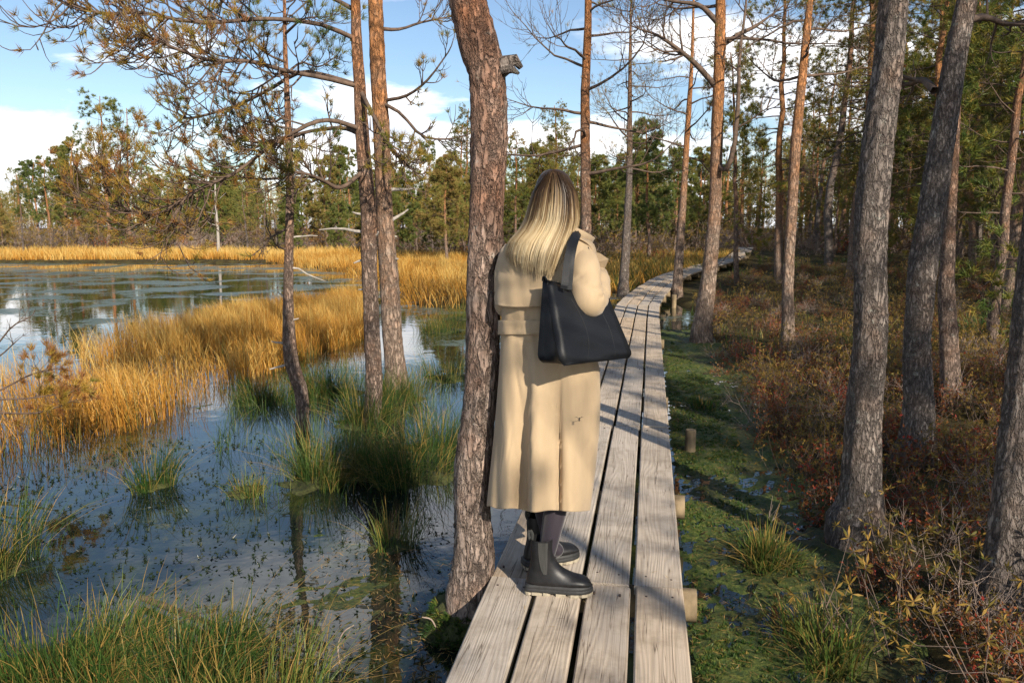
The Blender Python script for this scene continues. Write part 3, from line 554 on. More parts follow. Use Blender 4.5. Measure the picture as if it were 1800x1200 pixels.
branch_part(t, b, smooth_path(px_path([(1642,160),(1620,140),(1590,150),(1560,140)], Y, [0,.2,.4,.5]), 8), 0.03, 0.01, r, 8, 0.4, 1, 0.1, 0.7)
branch_part(t, b, smooth_path(px_path([(1690,40),(1730,30),(1780,45),(1830,20)], Y, [0,.2,.3,.5]), 8), 0.03, 0.01, r, 10, 0.5, 1, 0.4, 0.4)
near_pine('reddish pine half hidden behind the curved grey pine', [(1672,695,33),(1668,600,30),(1664,500,26),(1670,400,19),(1676,300,15),(1681,200,13),(1686,80,10),(1690,-50,7)], 0.2, 'bark', 8.5, 12, 18, 0.06, dict(z0=4.2, nb=18, L=1.8, npr=0.6, t=0.3))
near_pine('dark lichened trunk cut by the right edge of the photo', [(1768,1056,84),(1778,950,75),(1790,800,62),(1806,600,52),(1830,350,48),(1850,100,44)], 0.15, 'bark_grey', 10.0, 13, 32, 0.03, dict(z0=5.5, nb=18, L=2.0, npr=0.6))

# ------------------------------------------------------------------ forest: prototypes, then copies
def make_proto(seed, H, r0, cz, nb, Lmax, n_tw, tw, npr, tmu, nl, m, wid, bark, needle, sub=2, sides=3, lean=0.25, level=1, shape=0.72):
    r = np.random.default_rng(seed); k = 14; t = np.linspace(0, 1, k)
    wob = np.cumsum(r.normal(0, 0.045, (k, 2)), 0)*H*0.12; wob -= wob[0]
    P = np.column_stack([wob[:, 0] + lean*r.normal()*t, wob[:, 1] + lean*r.normal()*t, t*H]); R = r0*(1 - 0.85*t**1.15) + 0.004
    root = empty('pine_tree', (0, 0, 0)); g = Geo(); tube(g, np.concatenate([[P[0] - (0, 0, 0.4)], P]), np.concatenate([[R[0]*1.25], R]), 9, 0.5, 0, True, jit=0.04, r=r)
    link('trunk', g.mesh('trunk', M[bark]), root)
    g = Geo(); tf = Tufts()
    for j in range(nb):
        f = ((j + r.random())/nb); z = cz + (H*0.985 - cz)*f; p = np.array([np.interp(z, P[:, 2], P[:, i]) for i in range(3)])
        env = (1 - shape*f**1.3)*(0.55 + 0.45*min(1, f*4)); L = Lmax*env*r.uniform(0.6, 1.15)
        path = branch_path(p, j*2.4 + r.uniform(-0.6, 0.6), -0.05 + 0.55*f + r.normal(0, 0.14), L, r, 5, 0.25, 0.45)
        lo = r.random() < 0.5*(1 - f)*(1 if f < 0.3 else 0.4)                                     # lower limbs are often dead
        limb(g, tf, path, max(0.010, r0*0.22*(1 - 0.6*f)), 0.005, r, n_tw, tw*(1 - 0.35*f), level, npr*(0.15 if lo else 1), tmu, 0.5, sides, sub, 0.3, 0, 3)
    tf.emit(g, nl, wid, m, 1, r, 1.0)
    link('crown', g.mesh('crown', [M['twig'], M[needle]]), root)
    return root
def retire(o):
    for c in list(o.children): bpy.data.objects.remove(c)
    bpy.data.objects.remove(o)
mids = [make_proto(100, 9.5, 0.13, 2.4, 42, 2.1, 10, 0.6, 0.95, 0.46, 0.135, 24, 0.0115, 'bark_far', 'needle'),
        make_proto(101, 11.0, 0.15, 3.0, 42, 2.2, 10, 0.65, 0.95, 0.55, 0.135, 24, 0.0115, 'bark_far', 'needle'),
        make_proto(102, 8.0, 0.10, 1.6, 38, 1.8, 8, 0.5, 0.9, 0.58, 0.13, 24, 0.0115, 'bark', 'needle'),
        make_proto(103, 10.0, 0.12, 3.0, 30, 1.9, 6, 0.6, 0.35, 0.62, 0.12, 20, 0.009, 'bark_grey', 'needle'),
        make_proto(104, 6.0, 0.07, 0.8, 34, 1.4, 7, 0.42, 0.95, 0.5, 0.125, 24, 0.011, 'bark', 'needle')]
fars = [make_proto(110, 7.5, 0.11, 1.9, 34, 1.7, 11, 0.55, 1.0, 0.35, 0.19, 26, 0.024, 'bark_far', 'far_needle', 2, 3),
        make_proto(111, 6.4, 0.10, 1.5, 34, 1.6, 11, 0.55, 1.0, 0.55, 0.19, 26, 0.024, 'bark_far', 'far_needle', 2, 3),
        make_proto(112, 8.2, 0.12, 2.6, 30, 1.6, 6, 0.5, 1.0, 0.25, 0.19, 26, 0.024, 'bark_far', 'far_needle', 2, 3),
        make_proto(113, 5.0, 0.08, 0.8, 32, 1.5, 11, 0.5, 1.0, 0.48, 0.18, 26, 0.024, 'bark', 'far_needle', 2, 3),
        make_proto(114, 6.8, 0.09, 1.2, 30, 1.5, 6, 0.5, 0.25, 0.8, 0.20, 9, 0.026, 'bark_grey', 'far_needle', 3, 3)]
tall_far = make_proto(120, 11.5, 0.15, 6.6, 22, 2.2, 7, 0.6, 1.0, 0.55, 0.24, 12, 0.03, 'bark_far', 'far_needle', 2, 3, 0.3, 1, 0.45)
tall_far2 = make_proto(121, 11.0, 0.14, 5.2, 20, 2.3, 7, 0.6, 0.9, 0.4, 0.24, 12, 0.03, 'bark_far', 'far_needle', 2, 3, 0.3, 1, 0.5)
def put(proto, x, y, sc, label, group, rz=None, r=rng, zoff=-0.05):
    o = copy_tree(proto, (x, y, gz(x, y) + zoff), r.uniform(0, 6.28) if rz is None else rz, sc)
    tag(o, label, 'tree', group); return o
rf = np.random.default_rng(31)
taken = [T1[0][:2], (0.15, 3.3)] + [np.array(o.location[:2]) for o in COL.objects if o.name.startswith('pine_tree') and o.parent is None and o.location[1] > 1]
def free(x, y, dmin):
    p = np.array([x, y])
    if min(np.linalg.norm(p - q) for q in taken) < dmin: return False
    return float(np.min(np.linalg.norm(cl[:, :2] - p, axis=1))) > 1.1
WOOD = ['medium green pine with orange stem in the wood right of the boardwalk', 'tall pine with long bare lower stem in the wood right of the boardwalk', 'yellowing pine with a low hanging crown in the wood right of the boardwalk', 'grey pine with mostly bare twigs in the wood right of the boardwalk', 'small bushy young pine in the wood right of the boardwalk']
FAR = ['medium green pine with open crown on the far shore of the pond', 'yellowish broad crowned pine on the far shore of the pond', 'dark tall stemmed pine on the far shore of the pond', 'low bushy pine on the far shore of the pond', 'brown nearly needleless pine on the far shore of the pond']
n = 0
while n < 118:                                                       # the pine wood right of the boardwalk
    y = rf.uniform(10, 66); x = rf.uniform(3, 10 + 0.75*y)
    wx = float(np.interp(y, cl[:, 1], cl[:, 0])) if y < cl[-1, 1] else cl[-1, 0] + 0.2*(y - cl[-1, 1])
    if x < wx + 1.3 + (1.5 if y > 24 else 0): continue
    u = 900 + x/y*1400*1.0
    if y < 20 and u < 1560: continue
    if y < 30 and u < 1440 and rf.random() < 0.75: continue
    if not free(x, y, 1.5): continue
    k = rf.choice([0, 1, 2, 3, 4], p=[0.3, 0.25, 0.17, 0.13, 0.15]); taken.append(np.array([x, y])); n += 1
    put(mids[k], x, y, rf.uniform(0.85, 1.25)*(1.2 if y > 30 else 1.0), WOOD[k], 'pines of the wood right of the boardwalk', r=rf)
for x, y, k, s in [(7.7, -3.4, 2, 1.0), (8.9, -5.8, 1, 1.0), (9.9, -9.0, 0, 1.0), (10.6, -2.8, 0, 1.0), (12.4, -5.4, 1, 1.0), (13.2, -0.8, 2, 1.1), (5.35, -6.0, 3, 0.9)]:
    put(mids[k], x, y, s, 'pine standing behind the photographer on the heath side', 'pines behind the photographer', r=rf)
n = 0
while n < 120:                                                       # the tree line across the pond
    y = rf.uniform(53, 86) if rf.random() < 0.8 else rf.uniform(49, 56); x = rf.uniform(-0.72*y - 2, 0.30*y)
    if not free(x, y, 1.25) or (x > 12 and y < 60): continue
    k = rf.choice(5, p=[0.26, 0.24, 0.16, 0.2, 0.14]) if y > 55 else rf.choice([3, 4]); taken.append(np.array([x, y])); n += 1
    put(fars[k], x, y, rf.uniform(0.72, 1.05)*(1.0 if y > 56 else 0.75), FAR[k], 'pines of the far shore', r=rf)
n = 0
while n < 34:                                                        # between the pond and the bend of the walk
    y = rf.uniform(36, 62); x = rf.uniform(-4, 14)
    wx = float(np.interp(y, cl[:, 1], cl[:, 0]))
    if x > wx - 1.6 or not free(x, y, 1.5): continue
    k = rf.choice([0, 1, 2, 4]); taken.append(np.array([x, y])); n += 1
    put(mids[k] if rf.random() < 0.5 else fars[min(k, 3)], x, y, rf.uniform(0.7, 0.95), 'pine behind the golden clearing left of the boardwalk bend', 'pines behind the clearing', r=rf)
p = at_z(190, 415, 0.3); k = 54.0/p[1]
def at_dist(px, Y): return (px - 900)/FPX*(Y*CP + 1.5*SP)
put(tall_far, at_dist(190, 55), 55, 0.90, 'tallest pine of the far shore, bare trunk and flat sparse crown', None, 0.6)
put(tall_far2, at_dist(228, 57), 57, 0.90, 'tall pine with a side tuft, right neighbour of the tallest far pine', None, 2.2)
g = Geo(); rs = np.random.default_rng(5); bx = at_dist(384, 48); sp_ = [(bx, 48, gz(bx, 48) - 0.1), (bx + 0.03, 48, 1.6), (bx - 0.02, 48, 3.2), (bx + 0.03, 48, 4.7)]
snag = empty('dead_pine', sp_[0]); tag(snag, 'bare pale dead trunk standing in the sedge of the far shore', 'tree')
tube(g, smooth_path(sp_, 14), np.linspace(0.11, 0.035, 14), 9, jit=0.05, r=rs); link('trunk', g.mesh('trunk', M['dead_wood'], sp_[0]), snag)
for z, az, L in ((2.6, math.pi, 1.4), (3.4, 0.2, 0.8), (3.9, 2.6, 0.6), (1.9, 2.9, 0.7)):
    g = Geo(); tube(g, branch_path((bx, 48, z), az, 0.3, L, rs, 5, 0.1, 0.2), np.linspace(0.03, 0.008, 6), 5); link('branch', g.mesh('branch', M['dead_wood'], sp_[0]), snag)
# the wood beyond, one mass
def far_mass():
    r = np.random.default_rng(77); src = []
    for o in fars[:4]:
        for c in o.children:
            if c.name.startswith('crown'):
                me = c.data; V = np.empty(len(me.vertices)*3, np.float32); me.vertices.foreach_get('co', V); V = V.reshape(-1, 3)
                a = np.empty(len(V), np.float32); me.attributes['tint'].data.foreach_get('value', a)
                nl = np.array([p.loop_total for p in me.polygons]); li = np.array([l.vertex_index for l in me.loops]); st = np.concatenate([[0], np.cumsum(nl)[:-1]])
                tri = np.stack([li[st[nl == 3]], li[st[nl == 3]+1], li[st[nl == 3]+2]], -1); tri = tri[r.permutation(len(tri))[:1500]]
                src.append((V, a, tri))
    g = Geo(); gt = Geo()
    for i in range(460):
        V, a, tri = src[r.integers(4)]; y = r.uniform(80, 130); x = r.uniform(-0.8*y, 0.2*y)
        if i % 2:
            y = r.uniform(62, 120); x = r.uniform(0.18*y + 6, 0.95*y)
        s = r.uniform(0.85, 1.15) if x < 10 else r.uniform(1.1, 1.5); an = r.uniform(0, 6.28)
        z = gz(x, y) - 0.1; c, q = math.cos(an)*s, math.sin(an)*s; tv = V[tri.ravel()]; cen = tv.reshape(-1, 3, 3).mean(1).repeat(3, 0); tv = cen + (tv - cen)*1.7
        W = np.column_stack([tv[:, 0]*c - tv[:, 1]*q + x, tv[:, 0]*q + tv[:, 1]*c + y, tv[:, 2]*s + z]); g.add(W, np.arange(len(W)).reshape(-1, 3), a[tri.ravel()], 0, False)
        tube(gt, [(x, y, z - 0.3), (x + r.normal(0, 0.1), y, z + 3*s), (x + r.normal(0, 0.2), y, z + 6.4*s)], [0.13*s, 0.1*s, 0.03], 6, 0.5, 0, False)
    gm = Geo(); gm.V, gm.T, gm.Q, gm.n = g.V + [v for v in gt.V], g.T + gt.T, g.Q + [(f + g.n, 1, True) for f, _, _ in gt.Q], g.n + gt.n
    tag(gm.build('distant_forest', [M['far_needle'], M['bark_far']]), 'distant pine forest closing the horizon behind the far shore', 'forest', kind='stuff')
far_mass()
for o in mids + fars + [tall_far, tall_far2]: retire(o)
# ------------------------------------------------------------------ sedges, rushes, moss, heath
def in_poly(x, y, poly):
    poly = np.asarray(poly); c = np.zeros(len(x), bool); j = len(poly) - 1
    for i in range(len(poly)):
        xi, yi = poly[i]; xj, yj = poly[j]
        c ^= ((yi > y) != (yj > y)) & (x < (xj - xi)*(y - yi)/(yj - yi + 1e-12) + xi); j = i
    return c
def scatter(poly, n, r, keep=None):
    poly = np.asarray(poly); lo, hi = poly.min(0), poly.max(0); out = []; got = 0
    while got < n:
        q = r.uniform(lo, hi, (n*2, 2)); q = q[in_poly(q[:, 0], q[:, 1], poly)]
        if keep is not None: q = q[r.random(len(q)) < keep(q[:, 0], q[:, 1])]
        out.append(q); got += len(q)
    return np.concatenate(out)[:n]
def clump(x, y, s=1.0, ph=0.0):
    v = np.sin(1.7*s*x + 2.1*np.sin(0.9*s*y + ph))*np.sin(1.5*s*y + 1.3*np.sin(1.1*s*x + 2*ph)) + 0.6*np.sin(4.3*s*x - 3.1*s*y + ph)*np.sin(3.7*s*y + 1.9*s*x)
    return np.clip(0.5 + 0.45*v, 0.0, 1)
wpoly = lambda pts, z=0.0: np.array([at_z(a, b, z)[:2] for a, b in pts])
rv = np.random.default_rng(55)
def sedge_patch(name, label, poly, n, h, w, tmu, tsd, z=None, lean=0.35, keep=None, wind=2.6, k=3):
    q = scatter(poly, n, rv, keep); zz = np.full(n, -0.05) if z is None else ground_z(q[:, 0], q[:, 1]) - 0.03
    base = np.column_stack([q, zz]); cl_ = clump(q[:, 0], q[:, 1], 1.2)
    hh = h*rv.uniform(0.55, 1.15, n)*(0.75 + 0.4*cl_)
    head = np.where(rv.random(n) < 0.45, wind + rv.normal(0, 0.5, n), rv.uniform(0, 6.28, n))
    g = Geo(); blades(g, base, hh, head, np.abs(rv.normal(lean, 0.25, n)), w*rv.uniform(0.7, 1.3, n), k, np.clip(tmu + 0.42*(cl_ - 0.5) + 0.35*(clump(q[:, 0], q[:, 1], 0.45, 2.0) - 0.5) + rv.normal(0, tsd, n), 0, 1), 0, rv, tgrad=0.4)
    return tag(g.build(name, M['sedge']), label, 'sedge', kind='stuff')
strip = wpoly([(-420,880),(-150,830),(60,805),(130,798),(200,775),(330,722),(400,682),(520,642),(640,598),(652,572),(655,522),(520,540),(380,562),(200,612),(60,672),(0,690),(-420,740)])
sedge_patch('golden_sedge', 'golden orange sedge growing in a belt through the middle of the pond', strip, 30000, 0.52, 0.0052, 0.46, 0.24, keep=lambda x, y: np.clip(0.05 + 1.5*(clump(x, y, 0.8, 1.0) - 0.35) + 0.9*sstep(9.5, 13, y), 0.03, 1))
midf = np.array([(-3.3,18.2),(-1.0,17.6),(1.6,18.5),(3.0,22),(6.0,27),(9.0,33),(11.5,40),(12,47),(-14,47),(-12.5,40.5),(-7.5,32.5),(-4.8,25.5)])
sedge_patch('orange_sedge', 'orange sedge meadow behind the leaning pine, reaching to the far trees', midf, 46000, 0.52, 0.013, 0.55, 0.15, z=1)
farb = np.array([(-75,42.9),(-14,42.9),(-10,45),(-10,53),(-75,53)])
sedge_patch('pale_sedge', 'pale golden sedge fringe along the far shore of the pond', farb, 42000, 0.62, 0.028, 0.70, 0.16, z=1, k=2)
# reddish young pine at the left edge
def rush(px, py, rad, h, n, tmu, label, z=0.0, lean=0.33, moss=True, w=0.0033, dead=0.2):
    c = at_z(px, py, z); c[2] = z; t = empty('rush_tussock', c); tag(t, label, 'tussock', 'rush tussocks')
    nc = 7; ca = rv.uniform(0, 6.28, nc); cq = rad*np.sqrt(rv.random(nc))*0.95; wi = rv.integers(0, nc, n); ch = rv.uniform(0.65, 1.15, nc)
    b = np.column_stack([cq[wi]*np.cos(ca[wi]) + rv.normal(0, rad*0.26, n), cq[wi]*np.sin(ca[wi]) + rv.normal(0, rad*0.26, n), np.full(n, -0.04)]); a = np.arctan2(b[:, 1], b[:, 0]); q = np.minimum(np.hypot(b[:, 0], b[:, 1]), rad*1.5)
    head = a + rv.normal(0, 0.8, n); hh = h*(0.32 + 0.85*rv.beta(1.4, 1.8, n))*np.where(rv.random(n) < 0.06, 1.25, 1.0)*ch[wi]; bent = rv.random(n) < 0.16
    tint = np.clip(rv.normal(tmu, 0.16, n), 0, 0.85); tint = np.where(rv.random(n) < dead + 0.5*bent, rv.uniform(0.85, 1, n), tint)
    g = Geo(); blades(g, b, hh, head, np.abs(rv.normal(lean*0.6, 0.22, n)) + 0.35*lean*q/rad + bent*rv.uniform(0.5, 1.3, n), w*rv.uniform(0.7, 1.3, n), 4, tint, 0, rv, tgrad=0.25)
    link('blades', g.mesh('blades', M['rush']), t)
    if moss:
        k = 18; an = np.linspace(0, 6.283, k, endpoint=False); rr = rad*0.95*(1 + 0.2*rv.standard_normal(k)); gm = Geo()
        rings = [np.column_stack([rr*f*np.cos(an), rr*f*np.sin(an), np.full(k, zz) + 0.006*rv.standard_normal(k)]) for f, zz in ((1.15, -0.03), (0.95, 0.004), (0.6, 0.018), (0.2, 0.03))]
        gm.add(np.stack(rings), grid_faces(4, k, True)); gm.add(np.concatenate([rings[-1], [(0, 0, 0.052)]]), np.stack([np.arange(k), (np.arange(k)+1) % k, np.full(k, k)], -1))
        link('moss_cushion', gm.mesh('moss_cushion', M['moss']), t)
    return t
for a in [
 (555,850,0.21,0.48,900,0.5,'bright green rush tussock in front of the thin crooked pine'),
 (610,835,0.17,0.46,600,0.55,'sunlit rush tussock with brown stems before the darker pine stem'),
 (435,865,0.14,0.22,260,0.60,'low thin rush tuft left of the bright green tussock'),
 (690,960,0.11,0.33,230,0.62,'small upright rush tuft alone in open water near the reddish trunk'),
 (265,855,0.13,0.42,420,0.22,'dark narrow rush clump standing in water before the golden sedge'),
 (465,705,0.26,0.36,800,0.30,'dark green tussock behind the open pool, left of the crooked pine'),
 (720,835,0.33,0.44,1300,0.25,'large shaded rush tussock below the pine pair'),
 (760,790,0.28,0.42,900,0.35,'shaded rush tussock close to the reddish trunk'),
 (640,745,0.26,0.50,900,0.35,'tussock around the foot of the darker pine stem'),
 (590,690,0.28,0.42,800,0.45,'green tussock between crooked pine and pine pair'),
 (545,690,0.22,0.38,600,0.30,'dark tussock right behind the crooked foot'),
 (700,700,0.28,0.42,800,0.5,'tussock at the foot of the paler pine stem'),
 (790,665,0.30,0.42,700,0.42,'tussock in the white lit water right of the pine pair'),
 (775,582,0.42,0.40,700,0.42,'far dark green tussock before the orange sedge meadow'),
 (810,560,0.40,0.45,600,0.55,'far bright green tussock touching the orange sedge meadow'),
 (-20,1000,0.20,0.50,1100,0.25,'arching dark tussock cut by the left edge'),
 (90,1200,0.38,0.45,3600,0.42,'big yellow green rush tussock in the bottom left corner'),
 (250,1225,0.32,0.40,2600,0.32,'dark green rush tussock beside the big corner tussock'),
 (360,1180,0.18,0.42,600,0.30,'short dark rush clump behind the floating stick'),
 (440,1265,0.22,0.40,700,0.66,'pale arching rush tussock at the bottom edge'),
 ]: rush(*a)
for a in [
 (1345,985,0.15,0.30,460,0.62,'green tussock with dry tips at the heath edge, second from the camera'),
 (1455,1150,0.18,0.30,600,0.60,'green tussock with brown seed heads, nearest on the heath side'),
 (1240,720,0.10,0.20,160,0.5,'small rush tuft in the green channel behind the post'),
 (1520,640,0.4,0.5,500,0.7,'yellowish tussock between two heath pines'),
 (1750,600,0.5,0.5,700,0.5,'bright green tussock deep in the heath near the right edge'),
 (1075,508,0.55,0.45,500,0.7,'dry pale tussock beside the foot of the slender dark pine'),
 (1140,478,0.8,0.6,900,0.5,'broad green tussock in the clearing left of the boardwalk bend')]: rush(*a, z=max(0.0, gz(*at_z(a[0], a[1], 0.1)[:2])), w=0.005 if a[1] > 800 else 0.012)

q = scatter(wpoly([(380,900),(640,890),(800,880),(800,690),(640,640),(430,690),(380,760)]), 2600, rv, lambda x, y: np.clip(1.6*clump(x, y, 1.6, 3.0) - 0.5, 0.02, 1)); g = Geo()
blades(g, np.column_stack([q, np.full(len(q), -0.03)]), rv.uniform(0.08, 0.34, len(q)), rv.uniform(0, 6.28, len(q)), np.abs(rv.normal(0.3, 0.3, len(q))), 0.0035, 3, np.clip(rv.normal(0.5, 0.25, len(q)), 0, 1), 0, rv, tgrad=0.2)
tag(g.build('sparse_rushes', M['rush']), 'thin scattered rush blades between the tussocks of the near pool', 'rushes', kind='stuff')
# moss carpets that break the water surface
def moss_carpet(name, label, x0, x1, y0, y1, step, fn, mat):
    xs = np.arange(x0, x1, step); ys = np.arange(y0, y1, step); X, Y = np.meshgrid(xs, ys); Z = fn(X, Y) + 0.008*rv.standard_normal(X.shape)
    g = Geo(); F = grid_faces(len(ys), len(xs)); zf = Z.ravel()[F].max(1); g.add(np.stack([X, Y, Z], -1), F[zf > -0.012]); return tag(g.build(name, mat), label, 'moss', kind='stuff')
mm, N, L, out = mat_base('sphagnum')
tc = N('ShaderNodeTexCoord'); n = N('ShaderNodeTexNoise', ins={'Scale': 30.0, 'Detail': 6.0, 'Roughness': 0.75}); L(tc.outputs['Object'], n.inputs['Vector'])
n2 = N('ShaderNodeTexNoise', ins={'Scale': 1.6, 'Detail': 4.0}); L(tc.outputs['Object'], n2.inputs['Vector'])
ra = ramp(N, [(0.3, (0.012, 0.028, 0.008)), (0.5, (0.065, 0.10, 0.016)), (0.68, (0.19, 0.20, 0.035))]); L(n.outputs['Fac'], ra.inputs[0])
rb = ramp(N, [(0.3, (0.012, 0.028, 0.014)), (0.5, (0.05, 0.062, 0.014)), (0.68, (0.15, 0.095, 0.025))]); L(n.outputs['Fac'], rb.inputs[0])
mx = N('ShaderNodeMix', data_type='RGBA'); r2 = ramp(N, [(0.42, (0, 0, 0)), (0.6, (1, 1, 1))]); L(n2.outputs['Fac'], r2.inputs[0]); L(r2.outputs[0], mx.inputs[0]); L(ra.outputs[0], mx.inputs[6]); L(rb.outputs[0], mx.inputs[7])
p = N('ShaderNodeBsdfPrincipled', ins={'Roughness': 0.6, 'Specular IOR Level': 0.35}); L(mx.outputs[2], p.inputs['Base Color'])
bp = N('ShaderNodeBump', ins={'Strength': 1.0, 'Distance': 0.03}); L(n.outputs['Fac'], bp.inputs['Height']); L(bp.outputs[0], p.inputs['Normal']); L(p.outputs[0], out.inputs['Surface'])
M['sphagnum'] = mm
def walk_x(y): return np.interp(y, cl[:, 1], cl[:, 0])
moss_carpet('sphagnum_moss', 'wet green moss filling the channel right of the boardwalk', 0.3, 5.0, 1.0, 14.0, 0.05,
    lambda x, y: 0.010 - 0.05*sstep(0.52, 0.30, x - walk_x(y)) + 0.016*(clump(x, y, 1.1, 2.0) - 0.62) + 0.0*x, mm)
moss_carpet('floating_moss', 'olive moss mats breaking the pool surface left of the boardwalk', -7.0, 0.4, 1.2, 10.5, 0.05,
    lambda x, y: -0.027 + 0.040*(clump(x, y, 0.75, 0.6) - 0.66) + 0.020*(clump(x, y, 2.6, 3.0) - 0.5) - 0.05*sstep(-0.62, -0.40, x - walk_x(y)) + 0.014*np.exp(-((x + 0.5)**2 + (y - 3.5)**2)/0.5), mm)
q = scatter(wpoly([(1230,1300),(1560,1300),(1420,1000),(1320,840),(1270,690),(1180,600),(1172,640),(1190,860)]), 9000, rv, lambda x, y: np.clip(1.8*clump(x, y, 1.1, 2.0) - 0.35, 0.05, 1)); g = Geo()
needles(g, np.column_stack([q, np.full(len(q), 0.006)]), np.tile([0, 0, 1.0], (len(q), 1)), 0.020, 0.006, 6, 0.8, rv.uniform(0.15, 0.85, len(q)), 0, rv)
tag(g.build('moss_sprigs', M['rush']), 'tiny upright moss sprigs over the green channel beside the boardwalk', 'moss', kind='stuff')
# floating pondweed leaves and fallen needles
def flat_leaves(g, q, z, size, asp, tint, tilt, r):
    n = len(q); a = r.uniform(0, 6.28, n); d = np.stack([np.cos(a), np.sin(a), r.normal(0, tilt, n)], -1); s = np.stack([-np.sin(a), np.cos(a), r.normal(0, tilt, n)], -1)
    c = np.column_stack([q, np.broadcast_to(z, (n,))]); L_ = (size*r.uniform(0.6, 1.3, n))[:, None]; W = L_*asp
    V = np.stack([c - d*L_*0.5, c + s*W*0.5, c + d*L_*0.5 + np.array([0, 0, 0.0]), c - s*W*0.5], 1); g.add(V.reshape(-1, 3), np.arange(4*n).reshape(-1, 4), np.repeat(tint, 4), 0, False)
M['weed'] = leaf_material('pondweed_leaves', [(0, (0.008, 0.014, 0.007)), (0.6, (0.022, 0.036, 0.012)), (1, (0.06, 0.055, 0.02))], 0.35, 0.1)
M['fallen'] = leaf_material('fallen_needles', [(0, (0.16, 0.08, 0.03)), (0.6, (0.36, 0.20, 0.06)), (1, (0.46, 0.33, 0.14))], 0.6, 0.1)
pool = wpoly([(-250,1300),(780,1300),(840,1040),(800,900),(640,870),(470,770),(330,740),(100,820),(-250,850)])
q = scatter(pool, 2600, rv, lambda x, y: np.clip(1.7*clump(x, y, 0.7, 4.0) - 0.35, 0.05, 1)); g = Geo()
flat_leaves(g, q, 0.008 + 0.006*rv.random(len(q)), 0.022, 0.6, rv.uniform(0, 0.9, len(q)), 0.3, rv)
qs = q[::3]; needles(g, np.column_stack([qs, np.full(len(qs), 0.0)]), np.tile([0, 0, 0.8], (len(qs), 1)), 0.030, 0.007, 5, 0.9, rv.uniform(0.1, 0.8, len(qs)), 0, rv)
tag(g.build('floating_pondweed', M['weed']), 'small dark floating pondweed leaves scattered over the near pool', 'pondweed', kind='stuff')
g = Geo(); chan = wpoly([(1225,1300),(1500,1300),(1400,980),(1330,830),(1290,680),(1190,600),(1172,640),(1190,860)])
q = scatter(chan, 2600, rv); flat_leaves(g, q, 0.026 + 0.004*rv.random(len(q)), 0.042, 0.06, rv.random(len(q)), 0.08, rv)
q = scatter(wpoly([(500,1300),(790,1300),(850,1000),(760,900),(600,950),(450,1100)]), 1500, rv); flat_leaves(g, q, 0.018 + 0.004*rv.random(len(q)), 0.042, 0.06, rv.random(len(q)), 0.08, rv)
for _ in range(130):
    s = rv.uniform(2.0, 14); c = cl_at(s); o = rv.uniform(-0.38, 0.38); flat_leaves(g, np.array([[c[0] + o, c[1]]]), c[2] + 0.009, 0.04, 0.05, np.array([rv.random()]), 0.02, rv)
tag(g.build('fallen_needles', M['fallen']), 'orange fallen pine needles on water and planks', 'needles', kind='stuff')

